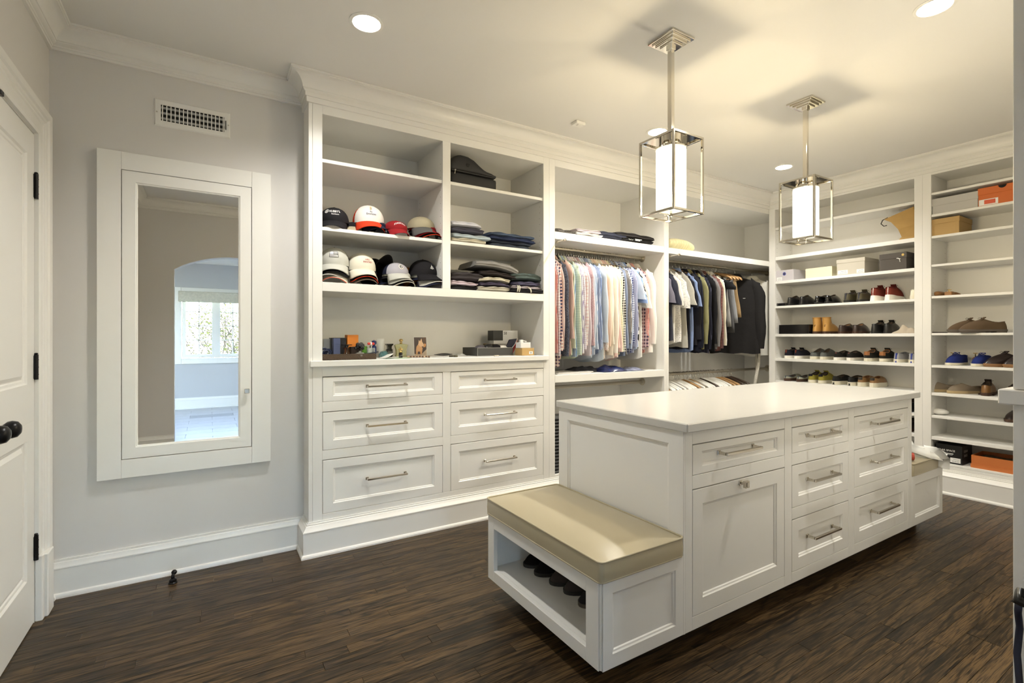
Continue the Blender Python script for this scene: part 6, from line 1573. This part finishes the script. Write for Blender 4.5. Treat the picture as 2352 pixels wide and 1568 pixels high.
# ---- boxes
def rbox(name,label,u0,u1,v,z,h,depth,m,xf=.02,lid=None,cat='box',lidm=None,lidover=.003,flap=False):
    ya,yb=at(u0,v,0,xf).y,at(u1,v,0,xf).y
    r=thing(name,label,cat,(xf+depth/2,(ya+yb)/2,z+.0008)); w=abs(ya-yb)/2
    hb=h if not lid else h-lid+.004
    MB().box(-depth/2,-w,0,depth/2,w,hb).build('body',m,r,bevel=.0012,local=True)
    if lid: MB().box(-depth/2-lidover,-w-lidover,h-lid,depth/2+lidover,w+lidover,h).build('lid',lidm or m,r,bevel=.0015,local=True)
    return r,w,-depth/2
zb=1.872
b1,w1,f1=rbox('shoe_box','lilac-white box with a blue ring logo',1783,1823,640,zb,.112,.27,mat('box_lilac',srgb(196,192,196),.6))
MB().prism([],0) if False else None
def ring_logo(r,f,y,z,ro,ri,m): 
    vs,fs=disc(ro,20,0,0,ri); MB().add([Vector((f-.001,y+v.x,z+v.y)) for v in vs],fs).build('ring_logo',m,r,local=True)
ring_logo(b1,f1,.005,.072,.017,.010,mat('logo_blue',(.02,.04,.30),.4)); vs,fs=disc(.0095,16); MB().add([Vector((f1-.001,.005+v.x,.072+v.y)) for v in vs],fs).build('logo_centre',mat('logo_grey',(.06,.06,.07),.5),b1,local=True)
def sticker(r,f,ya,yb,za,zb2,lines=3):
    MB().box(f-.0012,ya,za,f-.0004,yb,zb2).build('sticker',E_WHITE,r,local=True)
    vs,fs=rects([(ya+(yb-ya)*(.12+.08*k),za+(zb2-za)*.18,ya+(yb-ya)*(.15+.08*k),za+(zb2-za)*.42) for k in range(9)]+[(ya+(yb-ya)*.12,za+(zb2-za)*.65,ya+(yb-ya)*.7,za+(zb2-za)*.72)])
    MB().add([Vector((f-.0016,v.x,v.y)) for v in vs],fs).build('barcode',mat('ink_grey',(.15,.15,.15),.6),r,local=True)
sticker(b1,f1,w1-.062,w1-.006,.004,.040)
rbox('shoe_box','plain cream box between the two pale boxes',1850,1911,635,zb,.098,.17,mat('box_cream',srgb(226,220,192),.6))
b3,w3,f3=rbox('shoe_box','pale grey lidded box with two white stickers',1922,1986,625,zb,.148,.27,mat('box_palegrey',srgb(192,186,172),.6),lid=.036)
sticker(b3,f3,w3-.095,w3-.010,.008,.045); sticker(b3,f3,-w3+.004,-w3+.066,.006,.040)
b4,w4,f4=rbox('shoe_box','dark brown lidded box with a gold crest and white tie',2021,2082,615,zb,.150,.28,mat('box_dark',srgb(72,66,60),.6),lid=.050)
vs,fs=disc(.011,14); MB().add([Vector((f4-.0045,-.075+v.x*.9,.126+v.y)) for v in vs],fs).build('crest',E_GOLD,b4,local=True)
MB().tube([(f4-.006,-.04,.100),(f4-.009,-.052,.090),(f4-.006,-.055,.066)],.003,6).tube([(f4-.006,-.04,.100),(f4-.010,-.030,.099),(f4-.006,-.058,.092)],.0025,6).build('tie',E_WHITE,b4,local=True)
MB().box(f4-.0012,w4*.5-.03,.002,f4-.0006,w4*.5+.0,.01).build('x',E_BLK,b4) if False else None
rbox('shoe_box','glossy black box beside the tan boots',1789,1858,766,1.312,.095,.20,mat('box_black',(.012,.011,.011),.15,coat=.3))
b5,w5,f5=rbox('shoe_box','long pale grey lidded box next to the orange box',2142,2246,480,2.303,.128,.26,mat('box_ltgrey',srgb(186,184,180),.6),lid=.06)
b6,w6,f6=rbox('shoe_box','orange shoe box with a thumb cut-out and sticker',2247,2345,470,2.303,.142,.30,mat('box_orange',srgb(204,104,40),.5),lid=.055)
vs,fs=disc(.024,20); MB().add([Vector((f6-.004,v.x-.02,max(.0,.0)+.1405+min(0,v.y))) for v in vs],fs).build('thumb_hole',M_DARK,b6,local=True)
MB().box(f6-.0012,w6-.115,.004,f6-.0005,w6-.004,.050).build('sticker',E_WHITE,b6,local=True); MB().box(f6-.0018,w6-.100,.012,f6-.0012,w6-.035,.044).build('sticker_print',mat('print_red',srgb(214,92,60),.5),b6,local=True)
b7,w7,f7=rbox('shoe_box','brown kraft shoe box on the shelf under the orange box',2136,2203,530,2.123,.138,.28,mat('kraft',srgb(184,152,98),.7),lid=.042)
b8,w8,f8=rbox('shoe_box','black printed carton on the bottom shelf',2150,2210,1068,.244,.150,.22,mat('carton_black',srgb(26,25,25),.45),xf=.03)
def wtext(r,f,txt,size,y,z,m=E_WHITE,face='f'):
    vs,fs=text_mesh(txt,size); MB().add([Vector((f-.001,y-v.x,z+v.y)) for v in vs],fs).build('lettering',m,r,local=True)
wtext(b8,f8,'CEDAR SPACE',.020,-w8+.108,.104); MB().box(f8-.0012,-w8+.055,.078,f8-.0004,-w8+.15,.083).box(f8-.0012,-w8+.06,.070,f8-.0004,-w8+.16,.0715).build('small_print',E_WHITE,b8,local=True); sticker(b8,f8,-w8+.01,-w8+.075,.012,.05)
vs,fs=text_mesh('CEDAR',.026); MB().add([Vector((-.035+v.x,-w8-.001,.105+v.y)) for v in vs],fs).build('lettering',E_SIL,b8,local=True)
vs,fs=text_mesh('SHOE',.028); MB().add([Vector((-.035+v.x,-w8-.001,.070+v.y)) for v in vs],fs).build('lettering',E_SIL,b8,local=True)
# open orange tray box
ya,yb=at(2231,1080,0,.03).y,at(2350,1080,0,.03).y; ob=thing('shoe_box','open orange box with tissue paper on the bottom shelf','box',(.16,(ya+yb)/2,.2448)); w=abs(ya-yb)/2; om=mat('box_orange2',srgb(196,114,58),.55); hh=.098
MB().box(-.13,-w,0,.13,w,.004).box(-.13,-w,.004,-.126,w,hh).box(.126,-w,.004,.13,w,hh).box(-.126,-w,.004,.126,-w+.004,hh).box(-.126,w-.004,.004,.126,w,hh).build('tray',om,ob,local=True); MB().box(-.134,-w-.004,0.0,-.1305,w+.004,.030).build('lid_under',om,ob,local=True)
N=10; vs=[];fs=[]
for i in range(N+1):
    for j in range(N+1):
        a,b=i/N,j/N; vs.append((-.124+.248*a,-w+.006+(2*w-.012)*b,.070+.020*noise.noise(Vector((a*4,b*5,1)))+.010*noise.noise(Vector((a*11,b*12,4)))))
for i in range(N):
    for j in range(N): fs.append((i*(N+1)+j,(i+1)*(N+1)+j,(i+1)*(N+1)+j+1,i*(N+1)+j+1))
MB().add(vs,fs).build('tissue',mat('tissue',srgb(120,104,78),.8),ob,local=True)
# brown paper bag, lying tipped
pb=thing('paper_bag','crumpled brown paper bag with a black cord handle','bag',(.12,-1.2848+.082,2.1318)); km=mat('kraft_bag',srgb(176,142,84),.75,var=.12,vscale=14)
MB().loft([[(-.07,-.062,0),(.07,-.062,0),(.07,.055,0),(-.07,.055,0)],[(-.06,-.062,.02),(.06,-.062,.02),(.06,.03,.03),(-.06,.03,.03)],[(-.075,-.074,.12),(.07,-.074,.12),(.07,.05,.10),(-.08,.05,.10)],[(-.08,-.078,.19),(.075,-.078,.19),(.075,.10,.17),(-.085,.10,.17)],[(-.08,-.062,.275),(.075,-.062,.275),(.075,.155,.205),(-.085,.155,.205)]],True,True,False).build('paper',km,pb,local=True)
MB().tube([(-.07,.13,.22),(-.085,.165,.20),(-.09,.175,.17),(-.085,.155,.145),(-.075,.135,.15)],.004,6).build('cord',S_BLK,pb,smooth=True,local=True)
# small black things at the left of the oxfords, crumpled taupe cloth, grey cloth
tag(MB().box(.03,at(1806,700,0,.03).y,1.6085,.12,at(1783,700,0,.03).y,1.640).build('polish_box',M_BLKG,None,bevel=.004),'small black shoe-polish box beside the plain oxfords','box')
cc=thing('dust_bag','crumpled taupe cloth shoe bag by the shelf stile','bag',(.10,at(2083,766,0,.1).y,1.3128)); vs=[];fs=[];N=14
for i in range(N+1):
    for j in range(N+1):
        a,b=i/N,j/N; e=(math.sin(PI*a)*math.sin(PI*b))**.6; vs.append((-.08+.16*a,-.09+.18*b,.001+.085*e*(.55+.55*b*0+.5*noise.noise(Vector((a*4,b*4,7)))+.3*noise.noise(Vector((a*9,b*9,3))))))
for i in range(N):
    for j in range(N): fs.append((i*(N+1)+j,(i+1)*(N+1)+j,(i+1)*(N+1)+j+1,i*(N+1)+j+1))
MB().add(vs,fs).build('cloth',fabric((176,164,146)),cc,smooth=True,local=True)
# ================================================================= SLIPPERS IN THE BENCH
SLP=dict(sole=.016,heel=.026,instep=.070,toe=.058,L=.285,W=.108,open0=.02,open1=.55,openw=.40,slip=1,spring=.0,dip=.0)
zs=.1428
def slipper(words,u,v,rz,mats,flip,xt=None):
    p=at(u,v,2,zs); st=S(SLP,**mats); L=.285
    shoe(words,(p.x-math.cos(rz)*L,p.y-math.sin(rz)*L,zs+.0006),rz,st,'slippers in the bench cubby',flip,'slipper')
ms1=dict(m_upper=can('slipblk',(24,23,24)),m_sole=S_BLK,m_lining=can('slipblk2',(30,28,28))); ms2=dict(m_upper=can('slipcharcoal',(62,56,54)),m_sole=S_BLK,m_lining=can('slipin',(44,40,40)))
slipper('black slipper deepest in the bench cubby by its far side',1203,1300,PI-.18,ms1,False)
slipper('black slipper second in the bench cubby',1230,1322,PI-.12,ms1,True)
slipper('charcoal slipper in the middle of the bench cubby',1263,1341,PI-.16,ms2,False)
slipper('charcoal slipper fourth along the bench cubby',1298,1364,PI-.10,ms2,True)
slipper('black slipper with a tan patch at the cubby end',1330,1392,PI-.05,dict(m_upper=can('slipgrey',(40,40,44)),m_sole=S_GRY,m_lining=can('sliptan',(176,130,98)),),False)
# ================================================================= FAR BENCH RIBBON, CARRIER, HANGING STRAP
rb=thing('ribbon','wide white ribbon trailing over the far bench cushion','ribbon',(-1.15,-1.70,.49)); M_RIB=mat('white_ribbon',(.80,.80,.77),.5)
def strip(pts,w,name,par,m):
    mb=MB(); R=[]
    for i,p in enumerate(pts):
        p=Vector(p); t=(Vector(pts[min(i+1,len(pts)-1)])-Vector(pts[max(i-1,0)])).normalized(); s=t.cross(Vector((-.80,-.45,.40))); s=s.normalized()*w/2 if s.length>.05 else Vector((w/2,0,0))
        R.append([p-s,p+s,p+s+Vector((0,0,.002)),p-s+Vector((0,0,.002))])
    return mb.loft(R).build(name,m,par,smooth=True)
strip([(-1.36,-1.60,.545),(-1.28,-1.66,.560),(-1.20,-1.70,.535),(-1.10,-1.745,.515),(-1.02,-1.775,.505),(-.985,-1.785,.465),(-1.00,-1.785,.41)],.075,'tail',rb,M_RIB)
strip([(-1.30,-1.62,.56),(-1.22,-1.60,.585),(-1.12,-1.60,.575),(-1.06,-1.62,.545),(-1.08,-1.66,.52),(-1.20,-1.65,.53)],.07,'loop',rb,M_RIB)
strip([(-1.36,-1.64,.53),(-1.24,-1.70,.555),(-1.12,-1.76,.51),(-1.00,-1.78,.480),(-.94,-1.775,.49),(-.96,-1.74,.51),(-1.03,-1.70,.525)],.05,'band',rb,M_RIB)
MB().add([(-1.30,-1.60,.52),(-1.22,-1.56,.62),(-1.12,-1.58,.615),(-1.16,-1.63,.53)],[(0,1,2,3)]).build('point',M_RIB,rb)
gp=thing('gift_wrap','rolled colourful wrapping next to the white ribbon','gift wrap',(-1.33,-1.68,.49))
MB().tube([(-1.385,-1.60,.515),(-1.30,-1.735,.515)],.024,12).build('roll',mat('wrap_red',srgb(176,70,50),.5,var=.7,vscale=25),gp,smooth='auto')
MB().add([(-1.37,-1.60,.56),(-1.31,-1.66,.545),(-1.33,-1.70,.53),(-1.385,-1.64,.555)],[(0,1,2,3)]).build('leaf',mat('wrap_green',srgb(52,92,64),.5),gp)
bg2=thing('duffel_bag','dark bag with an upright black handle by the near cabinet','bag',(-3.52,-2.93,0))
nv=mat('navy_strap',srgb(28,32,52),.5); bl=mat('black_leather',(.012,.012,.012),.35)
R=[]
for i in range(11):
    t=i/10; e=max(.55,math.sin(PI*t)**.3); R.append([(-3.70+.34*t,-3.06+.13*e*math.copysign(abs(math.cos(2*PI*k/16))**.6,math.cos(2*PI*k/16)),.24+.24*e*math.copysign(abs(math.sin(2*PI*k/16))**.6,math.sin(2*PI*k/16))) for k in range(16)])
MB().loft(R).build('body',nv,bg2,smooth=True)
h0=at(2334,1376,1,-2.74)
MB().tube([h0+Vector((.10,-.05,-.02)),h0+Vector((.05,-.02,.0)),h0+Vector((.015,-.004,.012)),h0,h0+Vector((.02,-.03,-.012)),h0+Vector((.09,-.10,-.03))],.011,8).build('handle',bl,bg2,smooth=True)
h1=at(2342,1440,1,-2.735); h2=at(2336,1500,1,-2.735)
MB().tube([h0+Vector((.005,-.003,-.005)),h0+Vector((.012,.0,-.03)),h1,h2,Vector((h2.x-.02,-2.76,.25)),Vector((h2.x-.04,-2.90,.10))],.0065,8).build('strap',nv,bg2,smooth=True)
# hose and pole in the jacket bay corner
po2=thing('garment_steamer','steamer pole with a white spiral hose under the jackets','steamer',(.05,.20,.197))
MB().cyl((.06,.18,.20),(.06,.18,1.12),.012,10).build('pole',M_SATIN,po2,smooth='auto')
MB().tube([Vector((-.03,.10,1.10)),Vector((-.05,.09,.98)),Vector((-.10,.08,.88)),Vector((-.13,.09,.70)),Vector((-.05,.13,.45)),Vector((.03,.16,.30))],.018,10).build('hose',mat('hose_white',srgb(190,186,176),.5,var=.5,vscale=90),po2,smooth=True)
MB().lathe([(0,0),(.15,0),(.15,.05),(.12,.13),(.06,.16),(0,.16)],(.06,.18,.197),20).build('base',S_BLK,po2,smooth='auto')
